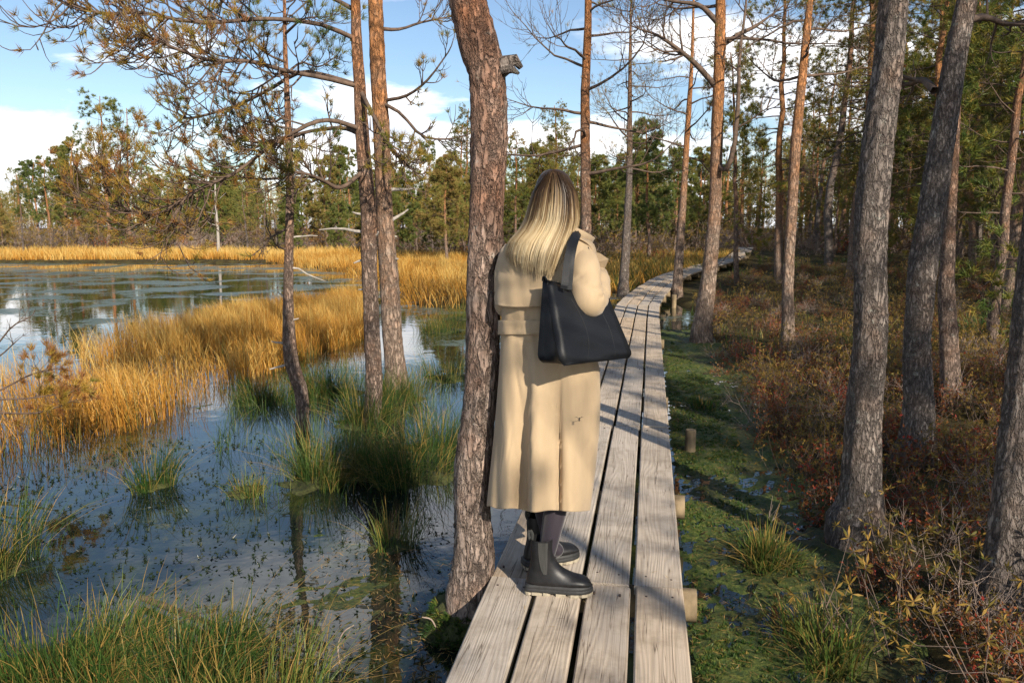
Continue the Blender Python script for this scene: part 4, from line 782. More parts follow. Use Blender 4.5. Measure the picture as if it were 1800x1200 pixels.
# heath shrubs
def leaf_quads(g, cen, d, size, asp, tint, mat, r):
    n = len(cen)
    if n == 0: return
    d = unit(d); s = unit(np.cross(d, r.standard_normal((n, 3)))); L_ = (size*r.uniform(0.6, 1.25, n))[:, None]; W = L_*asp*0.5
    V = np.stack([cen, cen + d*L_*0.5 + s*W, cen + d*L_, cen + d*L_*0.5 - s*W], 1); g.add(V.reshape(-1, 3), np.arange(4*n).reshape(-1, 4), np.repeat(np.clip(tint, 0, 1), 4), mat, False)
def shrub_geo(kind, seed, lod=1.0):
    r = np.random.default_rng(seed); g = Geo(); C, D, T = [], [], []
    ns = {'bilberry': 16, 'tea': 11, 'twigs': 9}[kind]; tmu = r.uniform(0.3, 0.8)
    for i in range(int(ns*lod) + 2):
        a = r.uniform(0, 6.28); q = 0.13*math.sqrt(r.random()); h = r.uniform(0.26, 0.52)*(1.15 if kind != 'bilberry' else 0.9)
        p0 = np.array([q*math.cos(a), q*math.sin(a), -0.04]); d = np.array([math.cos(a)*0.45, math.sin(a)*0.45, 1.0]) + r.normal(0, 0.18, 3)
        P = [p0]; 
        for k in range(4): d = unit(d + r.normal(0, 0.16, 3) + (0, 0, 0.06)); P.append(P[-1] + d*h/4)
        P = np.array(P); tube(g, P, np.linspace(0.0035, 0.0014, 5)*(0.7 if kind == 'twigs' else 1), 3, 0.5, 0, False)
        for _ in range(3 if kind != 'twigs' else 6):
            k = r.integers(1, 4); dd = unit(P[k+1] - P[k] + 0.7*unit(r.standard_normal(3))); l = h*r.uniform(0.2, 0.45)
            B = np.array([P[k], P[k] + dd*l*0.5, P[k] + (dd + (0, 0, 0.3))*l]); tube(g, B, [0.0022, 0.0016, 0.0010], 3, 0.5, 0, False)
            if kind == 'bilberry':
                t = r.random(7)[:, None]; C.append(B[0] + (B[2] - B[0])*t); D.append(unit(r.standard_normal((7, 3)) + dd)); T.append(np.full(7, tmu) + r.normal(0, 0.16, 7))
            elif kind == 'tea':
                C.append(np.repeat(B[2][None], 9, 0)); D.append(unit(r.standard_normal((9, 3)) + dd*0.5)); T.append(r.uniform(0.1, 1, 9))
            else:
                for _ in range(2):
                    d3 = unit(dd + 0.8*unit(r.standard_normal(3)) + (0, 0, 0.4)); tube(g, [B[1], B[1] + d3*l*0.5], [0.0013, 0.0008], 3, 0.5, 0, False)
        if kind == 'bilberry':
            t = r.uniform(0.3, 1, 9); j = np.minimum((t*4).astype(int), 3); C.append(P[j] + (P[j+1] - P[j])*((t*4 - j)[:, None])); D.append(unit(r.standard_normal((9, 3)) + (0, 0, 0.4))); T.append(np.full(9, tmu) + r.normal(0, 0.16, 9))
        elif kind == 'tea':
            C.append(np.repeat(P[4][None], 13, 0)); D.append(unit(r.standard_normal((13, 3)) + (0, 0, 0.2))); T.append(r.uniform(0.1, 1, 13))
    if C:
        C, D, T = np.concatenate(C), np.concatenate(D), np.concatenate(T)
        leaf_quads(g, C, D, 0.026 if kind == 'bilberry' else 0.042, 0.55 if kind == 'bilberry' else 0.2, T, 1, r)
    return g
SM = {'bilberry': ('heath', 'stem'), 'tea': ('tea', 'stem'), 'twigs': ('heath', 'pale_stem')}
protos = {k: [shrub_geo(k, 300 + 10*i + len(k)) for i in range(5)] for k in SM}
pm = {k: [g.mesh('shrub', [M[SM[k][1]], M[SM[k][0]]]) for g in v] for k, v in protos.items()}
SL = {'bilberry': 'low red and brown leaved bilberry shrub on the shaded heath', 'tea': 'upright marsh shrub with yellow brown leaf whorls on the heath', 'twigs': 'leafless pale twiggy shrub on the heath'}
heath = np.array([(1.6,2.2),(3.2,1.6),(6.5,2.0),(9.0,8.0),(9.5,11.0),(2.6,11.0),(2.2,8.0),(1.5,5.0)])
q = scatter(heath, 5000, rv, lambda x, y: (x > shore_x(y) + 0.12)*1.0)
trunks = [np.array(o.location[:2]) for o in COL.objects if o.parent is None and o.name.startswith('pine_tree')]
cnt = 0; near_pts = []
for x, y in q:
    if cnt >= 285: break
    if any((x - a)**2 + (y - b_)**2 < 0.03 for a, b_ in near_pts) or min((x-t_[0])**2 + (y-t_[1])**2 for t_ in trunks) < 0.03: continue
    near_pts.append((x, y)); v = clump(x, y, 0.9, 1.5) + rv.normal(0, 0.2)
    edge = (x - shore_x(y)) < 0.7 and y < 5
    k = 'twigs' if (edge and rv.random() < 0.6) or rv.random() < 0.10 else ('tea' if v > 0.58 else 'bilberry')
    o = link('shrub', pm[k][rv.integers(5)], None, (x, y, gz(x, y) - 0.02)); o.rotation_euler = (0, 0, rv.uniform(0, 6.28)); s = rv.uniform(0.7, 1.1); o.scale = (s, s, s*rv.uniform(0.85, 1.15))
    tag(o, SL[k], 'shrub', {'bilberry': 'bilberry shrubs', 'tea': 'yellow brown marsh shrubs', 'twigs': 'leafless twiggy shrubs'}[k]); cnt += 1
def merge_shrubs(name, label, pts, scale, kinds, probs, thin=1.0, mats=None):
    G = {}; r = rv; out = Geo()
    for (x, y), s in zip(pts, scale):
        k = kinds[r.choice(len(kinds), p=probs)]; src = protos[k][r.integers(5)]
        V = np.concatenate(src.V); T = np.concatenate(src.T); a = r.uniform(0, 6.28); c, n_ = math.cos(a)*s, math.sin(a)*s
        W = np.column_stack([V[:, 0]*c - V[:, 1]*n_ + x, V[:, 0]*n_ + V[:, 1]*c + y, V[:, 2]*s + gz(x, y) - 0.02])
        off = out.n; out.V.append(W); out.T.append(np.clip(T + r.normal(0, 0.12), 0, 1)); out.n += len(W)
        for f, m_, sm in src.Q:
            if m_ == 0 and thin < 1: f = f[::2]
            out.Q.append((f + off, {'bilberry': 1, 'tea': 2, 'twigs': 1}[k] if m_ == 1 else (3 if k == 'twigs' else 0), sm))
    return tag(out.build(name, [M['stem'], M['heath'], M['tea'], M['pale_stem']]), label, 'undergrowth', kind='stuff')
back = np.array([(2.3,8.5),(9.0,7.0),(20.0,16.0),(34.0,34.0),(24.0,40.0),(11.0,34.0),(5.5,24.0),(3.2,16.0)])
def right_of_walk(x, y): return (x > np.interp(y, cl[:, 1], cl[:, 0]) + 0.75)*1.0
q = scatter(back, 1500, rv, lambda x, y: (right_of_walk(x - 0.5, y))*np.clip(14.0/y, 0.2, 1)**1.3)
merge_shrubs('heath_undergrowth', 'brown and orange heath undergrowth between the pines of the wood', q, rv.uniform(0.65, 1.0, len(q))*np.where(q[:, 1] > 12, 0.85, 1.0), ['bilberry', 'tea', 'twigs'], [0.5, 0.36, 0.14], 0.5)
q = scatter(np.array([(1.55,1.8),(6.5,1.6),(9.0,8.0),(3.0,9.5),(1.6,5.0)]), 420, rv, lambda x, y: (x > shore_x(y) + 0.1)*1.0)
merge_shrubs('low_undergrowth', 'low leafy ground growth filling in among the near heath shrubs', q, rv.uniform(0.5, 0.85, len(q)), ['bilberry', 'tea'], [0.65, 0.35], 0.5)
fs = np.concatenate([scatter(np.array([(-62,52.5),(22,52.5),(26,66),(-62,66)]), 420, rv), scatter(np.array([(14,44),(30,40),(62,52),(66,78),(16,78)]), 300, rv), scatter(np.array([(-62,66),(20,66),(26,80),(-70,80)]), 200, rv), scatter(np.array([(2,30),(11,38),(14,52),(-6,52)]), 90, rv, lambda x, y: (x < np.interp(y, cl[:, 1], cl[:, 0]) - 1.5)*0.5)])
merge_shrubs('far_undergrowth', 'grey brown brush under the trees of the far shore', fs, rv.uniform(2.0, 4.2, len(fs))*np.where(fs[:, 1] > 66, 1.5, 1.0), ['bilberry', 'tea', 'twigs'], [0.2, 0.35, 0.45], 0.5)
# green and yellow sedge in the clearing by the bend and among the heath
clr = np.array([(3.0,22.5),(6.0,27),(9.2,33),(11.5,40),(12,50),(2,50),(0,30)])
def patch_rush(name, label, poly, n, h, w, tmu, keep=None, mat='rush'):
    q = scatter(poly, n, rv, keep); b = np.column_stack([q, ground_z(q[:, 0], q[:, 1]) - 0.03]); cl_ = clump(q[:, 0], q[:, 1], 0.7); g = Geo()
    blades(g, b, h*rv.uniform(0.5, 1.1, n), rv.uniform(0, 6.28, n), np.abs(rv.normal(0.3, 0.2, n)), w*rv.uniform(0.7, 1.3, n), 3, np.clip(tmu + 0.5*(cl_ - 0.5) + rv.normal(0, 0.15, n), 0, 1), 0, rv)
    return tag(g.build(name, M[mat]), label, 'grass', kind='stuff')
patch_rush('clearing_grass', 'green and yellow grass of the clearing beside the boardwalk bend', clr, 16000, 0.5, 0.014, 0.62)
patch_rush('heath_grass', 'thin yellow grass growing through the heath under the pines', np.array([(3.0,9.0),(9,6.5),(20,16),(30,34),(14,40),(6,25),(3.3,15)]), 9000, 0.24, 0.010, 0.7, lambda x, y: right_of_walk(x, y)*np.clip(1.6*clump(x, y, 0.5, 5.0) - 0.6, 0, 1))
# odds and ends in the pool
g = Geo(); P = smooth_path([at_z(250,1050,0.03), at_z(330,1080,0.035), at_z(400,1105,0.02), at_z(436,1112,-0.01)], 12); tube(g, P, np.linspace(0.016, 0.012, 12), 8, jit=0.06)
tag(g.build('fallen_branch', M['twig'], None, P[0]), 'dark dead stick lying in the water between the corner tussocks', 'branch')
for pts, lab in (([(597,1165,0.0),(594,1135,.05),(604,1110,.09),(622,1098,.10)], 'pale curved dead stem poking out of the dark pool'), ([(764,1125,0.0),(766,1105,.035),(758,1088,.06),(742,1084,.06)], 'smaller pale curved stem in the pool near the planks')):
    g = Geo(); b0 = at_z(pts[0][0], pts[0][1], 0); P = smooth_path([at_y(x, y_, b0[1]) for x, y_, z in pts], 10); P = np.concatenate([[P[0] - (0, 0, 0.06)], P]); tube(g, P, np.linspace(0.0045, 0.003, 11), 6)
    tag(g.build('dry_reed_stalk', M['pale_stem'], None, b0), lab, 'stem')
# young browned pine at the left edge
b0 = at_z(-75, 800, 0.0); sap = empty('pine_sapling', b0); tag(sap, 'small rust brown pine sapling reaching in from the left edge', 'sapling')
r = np.random.default_rng(91); g = Geo(); P = smooth_path([b0 - (0, 0, .2), b0 + (0.02, 0, .35), b0 + (-0.03, 0, .8), b0 + (0.05, 0, 1.25)], 12); tube(g, P, np.linspace(0.022, 0.008, 12), 7); link('trunk', g.mesh('trunk', M['twig'], b0), sap)
for pts, npr in [([(-75,735),(-20,705),(50,700),(120,690)], 1.0), ([(-75,700),(-10,690),(50,660),(90,650)], 1.0), ([(-75,720),(0,725),(70,725),(125,705)], 1.0), ([(-72,640),(-20,620),(20,575),(48,560)], 0.0), ([(-72,660),(-30,640),(0,625),(28,600)], 0.0)]:
    path = smooth_path(px_path(pts, b0[1], [0, -.1, -.15, -.2]), 9); gb = Geo(); tf = Tufts(); limb(gb, tf, path, 0.010, 0.004, r, 9 if npr else 5, 0.2, 1, npr, 0.97, up=0.4, sub=2, t0=0.3)
    o = link('branch', gb.mesh('branch', M['twig'], b0), sap)
    if tf.c: gn = Geo(); tf.emit(gn, 0.07, 0.0045, 30, 0, r, 0.8); link('needles', gn.mesh('needles', M['needle'], b0), o)
# ------------------------------------------------------------------ the person in the trench coat
YW = 3.27
def W(px, py, dy=0.0): return at_y(px, py, YW + dy)
def fabric_material(name, c, rough=0.85):
    m, N, L, out = mat_base(name)
    tc = N('ShaderNodeTexCoord'); mpp = N('ShaderNodeMapping'); mpp.inputs['Scale'].default_value = (1.6, 1.6, 0.5); L(tc.outputs['Object'], mpp.inputs[0]); n = N('ShaderNodeTexNoise', ins={'Scale': 9.0, 'Detail': 5.0, 'Roughness': 0.6, 'Distortion': 0.6}); L(mpp.outputs[0], n.inputs['Vector'])
    rp = ramp(N, [(0.3, tuple(x*0.9 for x in c)), (0.7, tuple(x*1.06 for x in c))]); L(n.outputs['Fac'], rp.inputs[0])
    wv = N('ShaderNodeTexNoise', ins={'Scale': 420.0, 'Detail': 2.0}); L(tc.outputs['Object'], wv.inputs['Vector'])
    p = N('ShaderNodeBsdfPrincipled', ins={'Roughness': rough, 'Specular IOR Level': 0.2, 'Sheen Weight': 0.15}); L(rp.outputs[0], p.inputs['Base Color'])
    ha = N('ShaderNodeMath', operation='MULTIPLY_ADD'); L(wv.outputs['Fac'], ha.inputs[0]); ha.inputs[1].default_value = 0.05; L(n.outputs['Fac'], ha.inputs[2])
    bp = N('ShaderNodeBump', ins={'Strength': 0.16, 'Distance': 0.02}); L(ha.outputs[0], bp.inputs['Height']); L(bp.outputs[0], p.inputs['Normal'])
    L(p.outputs[0], out.inputs['Surface']); return m
M['coat'] = fabric_material('khaki_cotton', (0.37, 0.275, 0.17))
M['leather'] = plain_material('black_leather', (0.006, 0.007, 0.009), 0.5, 0.3, 160, 0.25, 0.0015, 0.28)
M['boot'] = plain_material('black_boot_leather', (0.011, 0.011, 0.012), 0.44, 0.4, 40, 0.3, 0.002, 0.35)
M['elastic'] = plain_material('boot_elastic', (0.045, 0.045, 0.042), 0.9, 0.3, 200, 0.5, 0.001, 0.2, (1, 1, 0.05))
M['rubber'] = plain_material('rubber_sole', (0.022, 0.022, 0.022), 0.6, 0.3, 60)
M['tread'] = plain_material('pale_tread', (0.30, 0.26, 0.19), 0.85, 0.3, 60)  # lugs in a paler, more yellowish tone than the sole
M['tights'] = plain_material('dark_plum_tights', (0.018, 0.013, 0.020), 0.7, 0.2, 200, 0.2, 0.001, 0.3, sheen=0.3)
M['skin'] = plain_material('skin', (0.60, 0.37, 0.27), 0.5, 0.08, 30, 0.1, 0.001, 0.4)
M['thread'] = plain_material('grey_stitching', (0.016, 0.016, 0.018), 0.8, 0.2, 80)
def hair_material():
    m, N, L, out = mat_base('blonde_hair')
    at = N('ShaderNodeAttribute', attribute_name='tint')
    rp = ramp(N, [(0.0, (0.032, 0.018, 0.009)), (0.25, (0.075, 0.043, 0.019)), (0.5, (0.18, 0.115, 0.052)), (0.75, (0.34, 0.245, 0.13)), (1.0, (0.48, 0.375, 0.22))]); L(at.outputs['Fac'], rp.inputs[0])
    p = N('ShaderNodeBsdfPrincipled', ins={'Roughness': 0.4, 'Specular IOR Level': 0.25}); L(rp.outputs[0], p.inputs['Base Color'])
    L(p.outputs[0], out.inputs['Surface']); return m
M['hair'] = hair_material()
foot_near = at_z(962, 1040, 0.28); foot_far = at_z(975, 992, 0.28)
base = np.array([foot_near[0] + 0.02, (foot_near[1] + foot_far[1])/2, 0.28])
person = empty('person', base); tag(person, 'person with long blonde hair in a beige trench coat, seen from behind', 'person')
# body: one continuous surface grown from a skeleton
def make_body():
    J = {}; E = []
    def j(k, p, r, par=None):
        J[k] = (np.array(p, float), r, len(J))
        if par: E.append((J[par][2], J[k][2]))
    pel = W(958, 610, 0.02); j('pelvis', pel, 0.11)
    j('spine', W(958, 530, 0.02), 0.095, 'pelvis'); j('chest', W(962, 465, 0.03), 0.11, 'spine'); j('neck0', W(968, 420, 0.04), 0.055, 'chest'); j('neck', W(970, 395, 0.04), 0.048, 'neck0')
    j('skull', W(972, 360, 0.04), 0.078, 'neck'); j('crown', W(972, 325, 0.035), 0.075, 'skull')
    an_n = foot_near + np.array([-0.012, 0, 0.12]); an_f = foot_far + np.array([-0.03, -0.03, 0.12])
    for s, an, hx, kx in (('n', an_n, 985, 990), ('f', an_f, 935, 945)):
        kn = W(kx, 800, 0.0 if s == 'n' else 0.10); j('hip' + s, W(hx, 640, 0.02), 0.09, 'pelvis'); j('knee' + s, kn, 0.06, 'hip' + s)
        j('calf' + s, kn*0.42 + (an + (0, 0, 0.06))*0.58 + np.array([0.012 if s == 'n' else -0.004, 0, 0]), 0.053, 'knee' + s); j('ankle' + s, an, 0.036, 'calf' + s); j('foot' + s, an + (0.06, 0.0, -0.06), 0.032, 'ankle' + s)
    def hand(k, wrist, d, up, par):
        d = unit(d); side = unit(np.cross(d, up)); nrm = np.cross(side, d)
        j(k + 'palm', wrist + d*0.05, 0.024, par)
        for i, (off, L) in enumerate(((0.024, 0.062), (0.009, 0.072), (-0.007, 0.068), (-0.022, 0.054))):
            a = wrist + d*0.085 + side*off; j(k + f'k{i}', a, 0.0100, k + 'palm'); m_ = a + d*L*0.45 + nrm*0.008; j(k + f'm{i}', m_, 0.0090, k + f'k{i}'); j(k + f't{i}', m_ + d*L*0.32 + nrm*0.026, 0.0078, k + f'm{i}')
        a = wrist + d*0.035 + side*0.032; j(k + 'th0', a, 0.0115, k + 'palm'); j(k + 'th1', a + d*0.032 + side*0.020 + nrm*0.010, 0.0095, k + 'th0'); j(k + 'th2', a + d*0.058 + side*0.014 + nrm*0.024, 0.008, k + 'th1')
    j('shr', W(1018, 440, 0.03), 0.055, 'chest'); j('elr', W(1035, 528, -0.13), 0.04, 'shr'); j('wrr', W(1050, 488, 0.16), 0.028, 'elr'); hand('hr', W(1050, 488, 0.16), (-0.05, 0.10, 0.04), (0.3, 1, 0), 'wrr')
    j('shl', W(905, 442, 0.03), 0.055, 'chest'); j('ell', W(889, 525, 0.02), 0.04, 'shl'); j('wrl', W(892, 520, 0.27), 0.028, 'ell'); hand('hl', W(892, 520, 0.27), (-0.03, 0.08, 0.04), (0, 0, 1), 'wrl')
    me = bpy.data.meshes.new('body'); me.from_pydata([tuple(v[0] - base) for v in J.values()], E, []); o = link('body_skeleton', me)
    o.modifiers.new('skin', 'SKIN').use_smooth_shade = True; sub = o.modifiers.new('sub', 'SUBSURF'); sub.levels = 2; sub.render_levels = 2
    for (p, r_, i), sv in zip(J.values(), me.skin_vertices[0].data): sv.radius = (r_, r_); sv.use_root = (i == 0)
    dg = bpy.context.evaluated_depsgraph_get(); bm_ = bpy.data.meshes.new_from_object(o.evaluated_get(dg)); bpy.data.objects.remove(o); bm_.name = 'body'
    bm_.materials.clear(); bm_.materials.append(M['skin']); bm_.materials.append(M['tights'])
    hz = pel[2] - base[2] + 0.05
    for p in bm_.polygons: p.material_index = 1 if p.center.z < hz and abs(p.center.x) < 0.4 else 0; p.use_smooth = True
    return link('body', bm_, person)
make_body()
rc = np.random.default_rng(404)
ROWS = np.array([(412,945,1012,.06,.03),(418,922,1026,.085,.03),(428,896,1038,.105,.025),(440,884,1043,.118,.02),(470,880,1042,.130,.015),(520,881,1038,.128,.015),(560,882,1034,.122,.015),(576,881,1036,.122,.015),(590,881,1040,.125,.015),(650,878,1054,.148,.015),(700,874,1055,.158,.015),(760,869,1053,.166,.02),(830,862,1046,.172,.02),(896,856,1037,.176,.02)])
def row(py): return [np.interp(py, ROWS[:, 0], ROWS[:, i]) for i in range(1, 5)]
_r = np.random.default_rng(8); CREASES = [(_r.uniform(885, 1035), _r.uniform(600, 860), _r.normal(0, 0.35), _r.uniform(14, 45), _r.uniform(0.003, 0.008)) for _ in range(16)] + [(_r.uniform(885, 950), _r.uniform(540, 600), _r.normal(0, 1.5), _r.uniform(6, 14), 0.006) for _ in range(8)]
def gs(x, c, w): return np.exp(-((x - c)/w)**2)
def folds(px, py):
    """how far the cloth of the back stands out (metres) at a photograph position"""
    w = np.clip((py - 595)/260.0, 0, 1); f = 0.0
    edge = 934 - 3*w; f += w*(0.085*sstep(edge - 2.5, edge + 1.5, px)*sstep(990, 940, px) - 0.040*gs(px, edge - 10, 12))
    f += w*(-0.045*gs(px, 983, 3.5) + 0.026*gs(px, 1003, 15) - 0.018*gs(px, 1032, 9) + 0.024*gs(px, 891, 11) - 0.016*gs(px, 873, 6))
    u = np.clip((py - 440)/120, 0, 1)*(py < 600)
    f += u*(0.006*np.sin(px*0.11 + py*0.03) + 0.004*np.sin(px*0.21 - py*0.05))
    for cx_, cy_, sl, ln, dp in CREASES: f = f - dp*gs((px - cx_) - sl*(py - cy_), 0, 1.7)*gs(py, cy_, ln)
    f += 0.0022*np.sin(px*0.16 + 0.045*py)*w + 0.0016*np.sin(px*0.31 - 0.03*py)
    return f
def coat_shell(pys, off=0.0, t0=0.0, t1=2*math.pi, n=170, hem=None):
    closed = t1 - t0 > 6.2; th = np.linspace(t0, t1, n, endpoint=not closed); V = []
    for k, py in enumerate(pys):
        l, rr, D, dyc = row(py); c, s = np.cos(th), np.sin(th); ex = 0.78
        sx = np.sign(c)*np.abs(c)**ex; sy = np.sign(s)*np.abs(s)**ex; px = (l + rr)/2 + (rr - l)/2*sx; back = np.clip(s, 0, 1)**0.5
        o = off[k] if np.ndim(off) else off
        dy = dyc - (D + o)*sy - folds(px, py)*back*(1 if True else 0)
        pyy = py + (hem(px, sy)*((py - 800)/96 if py > 800 else 0) if hem is not None else 0)
        for a, b_, d in zip(px + sx*o*430, np.broadcast_to(pyy, px.shape), dy): V.append(W(a, b_, d))
    return np.array(V).reshape(len(pys), n, 3), closed
coat = Geo()
def hemline(px, sy): return np.where(sy > 0, 4*gs(px, 940, 16) - 7*gs(px, 858, 14) - 3*gs(px, 900, 20) + 3*gs(px, 1010, 25), -10)
V, cz = coat_shell(np.concatenate([np.arange(412, 600, 5), np.arange(600, 897, 7), [896]]), 0.0, hem=hemline)
coat.add(V, grid_faces(V.shape[0], V.shape[1], True))
def sleeve(pts, rad, seed, n=22, k=90, wr=0.0038):
    r = np.random.default_rng(seed); q = smooth_path(np.column_stack([np.array([W(*p) for p in pts]), rad]), k); P, R = q[:, :3], q[:, 3]
    T = unit(np.gradient(P, axis=0)); A = np.zeros_like(P); a = unit(np.cross(T[0], [0, 1.0, 0.2]))
    for i in range(k): a = unit(a - T[i]*np.dot(a, T[i])); A[i] = a
    B = np.cross(T, A); an = np.linspace(0, 6.2832, n, endpoint=False); s = np.linspace(0, 1, k)[:, None]
    bend = gs(s, 0.52, 0.22); ph = r.uniform(0, 6, 3)
    d = -0.010*(0.45 + 0.8*bend)*(s < 0.75)*((1 - np.abs(np.sin(9*s + 2.4*np.sin(an[None] + ph[0]) + ph[1])))**5 + (1 - np.abs(np.sin(12*s - 2.0*np.sin(an[None] + ph[2]))))**6) + 0.35*wr*(np.sin(40*s - 2.6*np.sin(an[None]*1 + ph[2])))
    V = P[:, None] + (R[:, None] + d)[..., None]*(np.cos(an)[None, :, None]*A[:, None] + np.sin(an)[None, :, None]*B[:, None]); return V
Vr = sleeve([(1012,434,0.01),(1024,458,-0.05),(1029,497,-0.12),(1034,529,-0.15),(1047,522,-0.05),(1052,498,0.06),(1051,486,0.15)], [.054,.060,.065,.063,.056,.048,.044], 1)
coat.add(Vr, grid_faces(Vr.shape[0], Vr.shape[1], True))
Vl = sleeve([(906,440,0.02),(894,464,0.0),(890,500,0.0),(891,532,0.02),(892,534,0.10),(892,526,0.19),(892,520,0.25)], [.050,.050,.050,.050,.052,.046,.042], 2)
coat.add(Vl, grid_faces(Vl.shape[0], Vl.shape[1], True))
coat_o = link('coat', coat.mesh('coat', M['coat'], base), person); tag(coat_o, 'beige cotton trench coat reaching below the knees')
def solid(o, th):
    md = o.modifiers.new('thickness', 'SOLIDIFY'); md.thickness = th; md.offset = 0
solid(coat_o, 0.003)
# loose storm flap over the back, belt, collar, lapel, shoulder strap
pys = np.concatenate([np.arange(420, 532, 5), [534, 536]]); g = Geo()
V, _ = coat_shell(pys, np.linspace(0.010, 0.030, len(pys)) + 0.002*np.sin(np.arange(len(pys))), 0.12, math.pi - 0.12, 80)
V[-4:, :, 1] -= (0.010*np.sin(np.linspace(0, 9, 80)) + 0.006)[None, :]*np.linspace(0.2, 1, 4)[:, None]; V[-3:, :, 2] += (0.008*np.sin(np.linspace(1, 7, 80)))[None, :]
g.add(V, grid_faces(V.shape[0], V.shape[1])); o = link('storm_flap', g.mesh('storm_flap', M['coat'], base), coat_o); solid(o, 0.003)
g = Geo(); V, _ = coat_shell(np.array([562.6, 563, 564, 570, 576, 582, 587, 588, 588.4]), np.array([-.002, .013, .015, .014, .014, .014, .015, .013, -.002]), 0, 2*math.pi, 120)
g.add(V, grid_faces(V.shape[0], V.shape[1], True)); link('belt', g.mesh('belt', M['coat'], base), coat_o)
g = Geo(); th = np.linspace(-0.9, math.pi + 0.9, 60); rows = []
for f, py, hw, D in ((0, 434, 48, .085), (0.35, 420, 54, .092), (0.7, 406, 59, .100), (1.0, 393, 64, .110)):
    rows.append([W(982 + hw*math.cos(a), py + 20*max(0, math.cos(a))**2*f + 5*abs(math.cos(a)), 0.045 - D*math.sin(a)) for a in th])
V = np.array(rows); g.add(V, grid_faces(V.shape[0], V.shape[1])); o = link('collar', g.mesh('collar', M['coat'], base), coat_o); solid(o, 0.004)
g = Geo(); lap = [(1036,438,.08),(1056,446,.10),(1069,455,.12),(1064,468,.14),(1058,478,.15),(1046,470,.12),(1038,456,.09)]
P = np.array([W(*p) for p in lap]); c = P.mean(0) + (0, -0.012, 0); F = [(i, (i + 1) % 7, 7) for i in range(7)]; g.add(np.concatenate([P, c[None]]), F, 0.5, 0, False); o = link('lapel', g.mesh('lapel', M['coat'], base), coat_o); solid(o, 0.006)
g = Geo(); ep = smooth_path([W(1012,418,-0.055), W(1026,424,-0.06), W(1036,434,-0.055), W(1040,446,-0.05)], 10); tube(g, ep, 0.016, 8, flat=0.25); link('shoulder_strap', g.mesh('shoulder_strap', M['coat'], base), coat_o)
g = Geo(); tube(g, smooth_path([W(1034,434,-0.075), W(1037,446,-0.080), W(1040,460,-0.086)], 8), 0.0022, 5); link('piping', g.mesh('piping', M['thread'], base), coat_o)
# hair: a full underlayer and a few thousand locks over it
HR = np.array([(297,968,978,.035,.015),(300,957,989,.035,.045),(306,950,998,.035,.068),(318,943,1006,.035,.090),(335,937,1013,.035,.104),(360,930,1017,.03,.110),(385,923,1018,.015,.112),(405,912,1014,-.01,.112),(425,894,1008,-.045,.105),(445,887,1001,-.075,.090),(462,888,994,-.085,.080),(478,896,986,-.088,.076)])
def hrow(py): return [np.interp(py, HR[:, 0], HR[:, i]) for i in range(1, 5)]
def hair_pt(u, py, off=0.0):
    l, r_, dyc, D = hrow(py); x = np.clip(u, -1, 1); return W((l + r_)/2 + (r_ - l)/2*x*(1 + off*2), py, dyc - (D + off)*math.sqrt(max(0.0, 1 - min(1, abs(x))**2.2)))
def hair_tone(py, u, k): return np.clip((py - 318 + 10*k + 14*math.sin(5*u + 1))/95.0, 0.02, 0.9) + 0.17*k
g = Geo(); pys = np.concatenate([np.linspace(297.5, 320, 8), np.linspace(325, 446, 24)]); n = 48; V = []; T = []
for py in pys:
    l, r_, dyc, D = hrow(py)
    for a in np.linspace(0, 2*math.pi, n, endpoint=False):
        cx = math.cos(a); sy = math.sin(a); dpt = 0.95 if sy > 0 else (0.85 if py < 385 else max(0.05, 0.85 - (py - 385)/40))
        V.append(W((l + r_)/2 + (r_ - l)/2*cx*0.97, py, dyc - D*sy*dpt)); T.append(hair_tone(py, cx, -0.6) - 0.05)
g.add(V, grid_faces(len(pys), n, True), np.array(T))
hair = link('hair', g.mesh('hair', M['hair'], base), person); tag(hair, 'long straight blonde hair with darker brown roots')
g = Geo(); K = 15
for i in range(3000):
    u0 = rc.uniform(-1, 1); u0 = np.sign(u0)*abs(u0)**0.85; pe = np.interp(u0, [-1, -0.5, 0, 0.6, 1], [448, 462, 470, 476, 440]) + rc.normal(0, 7) + 5*math.sin(14*u0) if rc.random() < 0.8 else rc.uniform(350, 440); off = rc.uniform(0.0, 0.011) if rc.random() < 0.95 else rc.uniform(0.012, 0.022); k = 0.65*math.sin(23*u0 + 3*math.sin(7*u0)) + rc.normal(0, 0.6)
    ps = 297.5 + 5*abs(u0) + rc.uniform(0, 7) if rc.random() < 0.75 else rc.uniform(310, 400); py = np.linspace(ps, pe, K); dr = rc.normal(0, 0.035); w0 = rc.uniform(0, 6.28); lock = 0.03*math.sin(9*u0 + 2)
    P = np.array([hair_pt(u0*(0.55 + 0.45*min(1, (p - 297)/40)) + (dr + lock)*((p - 297)/170)**2 + 0.010*math.sin(p*0.05 + w0), p, off) for p in py]); wd = rc.uniform(0.0008, 0.0024)*np.concatenate([np.linspace(0.6, 1, 5), np.ones(K - 9), np.linspace(1, 0.15, 4)])
    um = float(np.clip(u0, -0.93, 0.93)); S = unit(hair_pt(um + 0.05, 380) - hair_pt(um - 0.05, 380)) + np.array([0, 0.25*rc.normal(), 0]); Vv = np.stack([P - wd[:, None]*S, P + wd[:, None]*S + (0, -0.0012*rc.random(), 0)], 1)
    tt = np.clip(np.array([hair_tone(p, u0, k) for p in py]), 0, 1); g.add(Vv.reshape(-1, 3), grid_faces(K, 2), np.repeat(tt, 2))
link('locks', g.mesh('locks', M['hair'], base), hair)
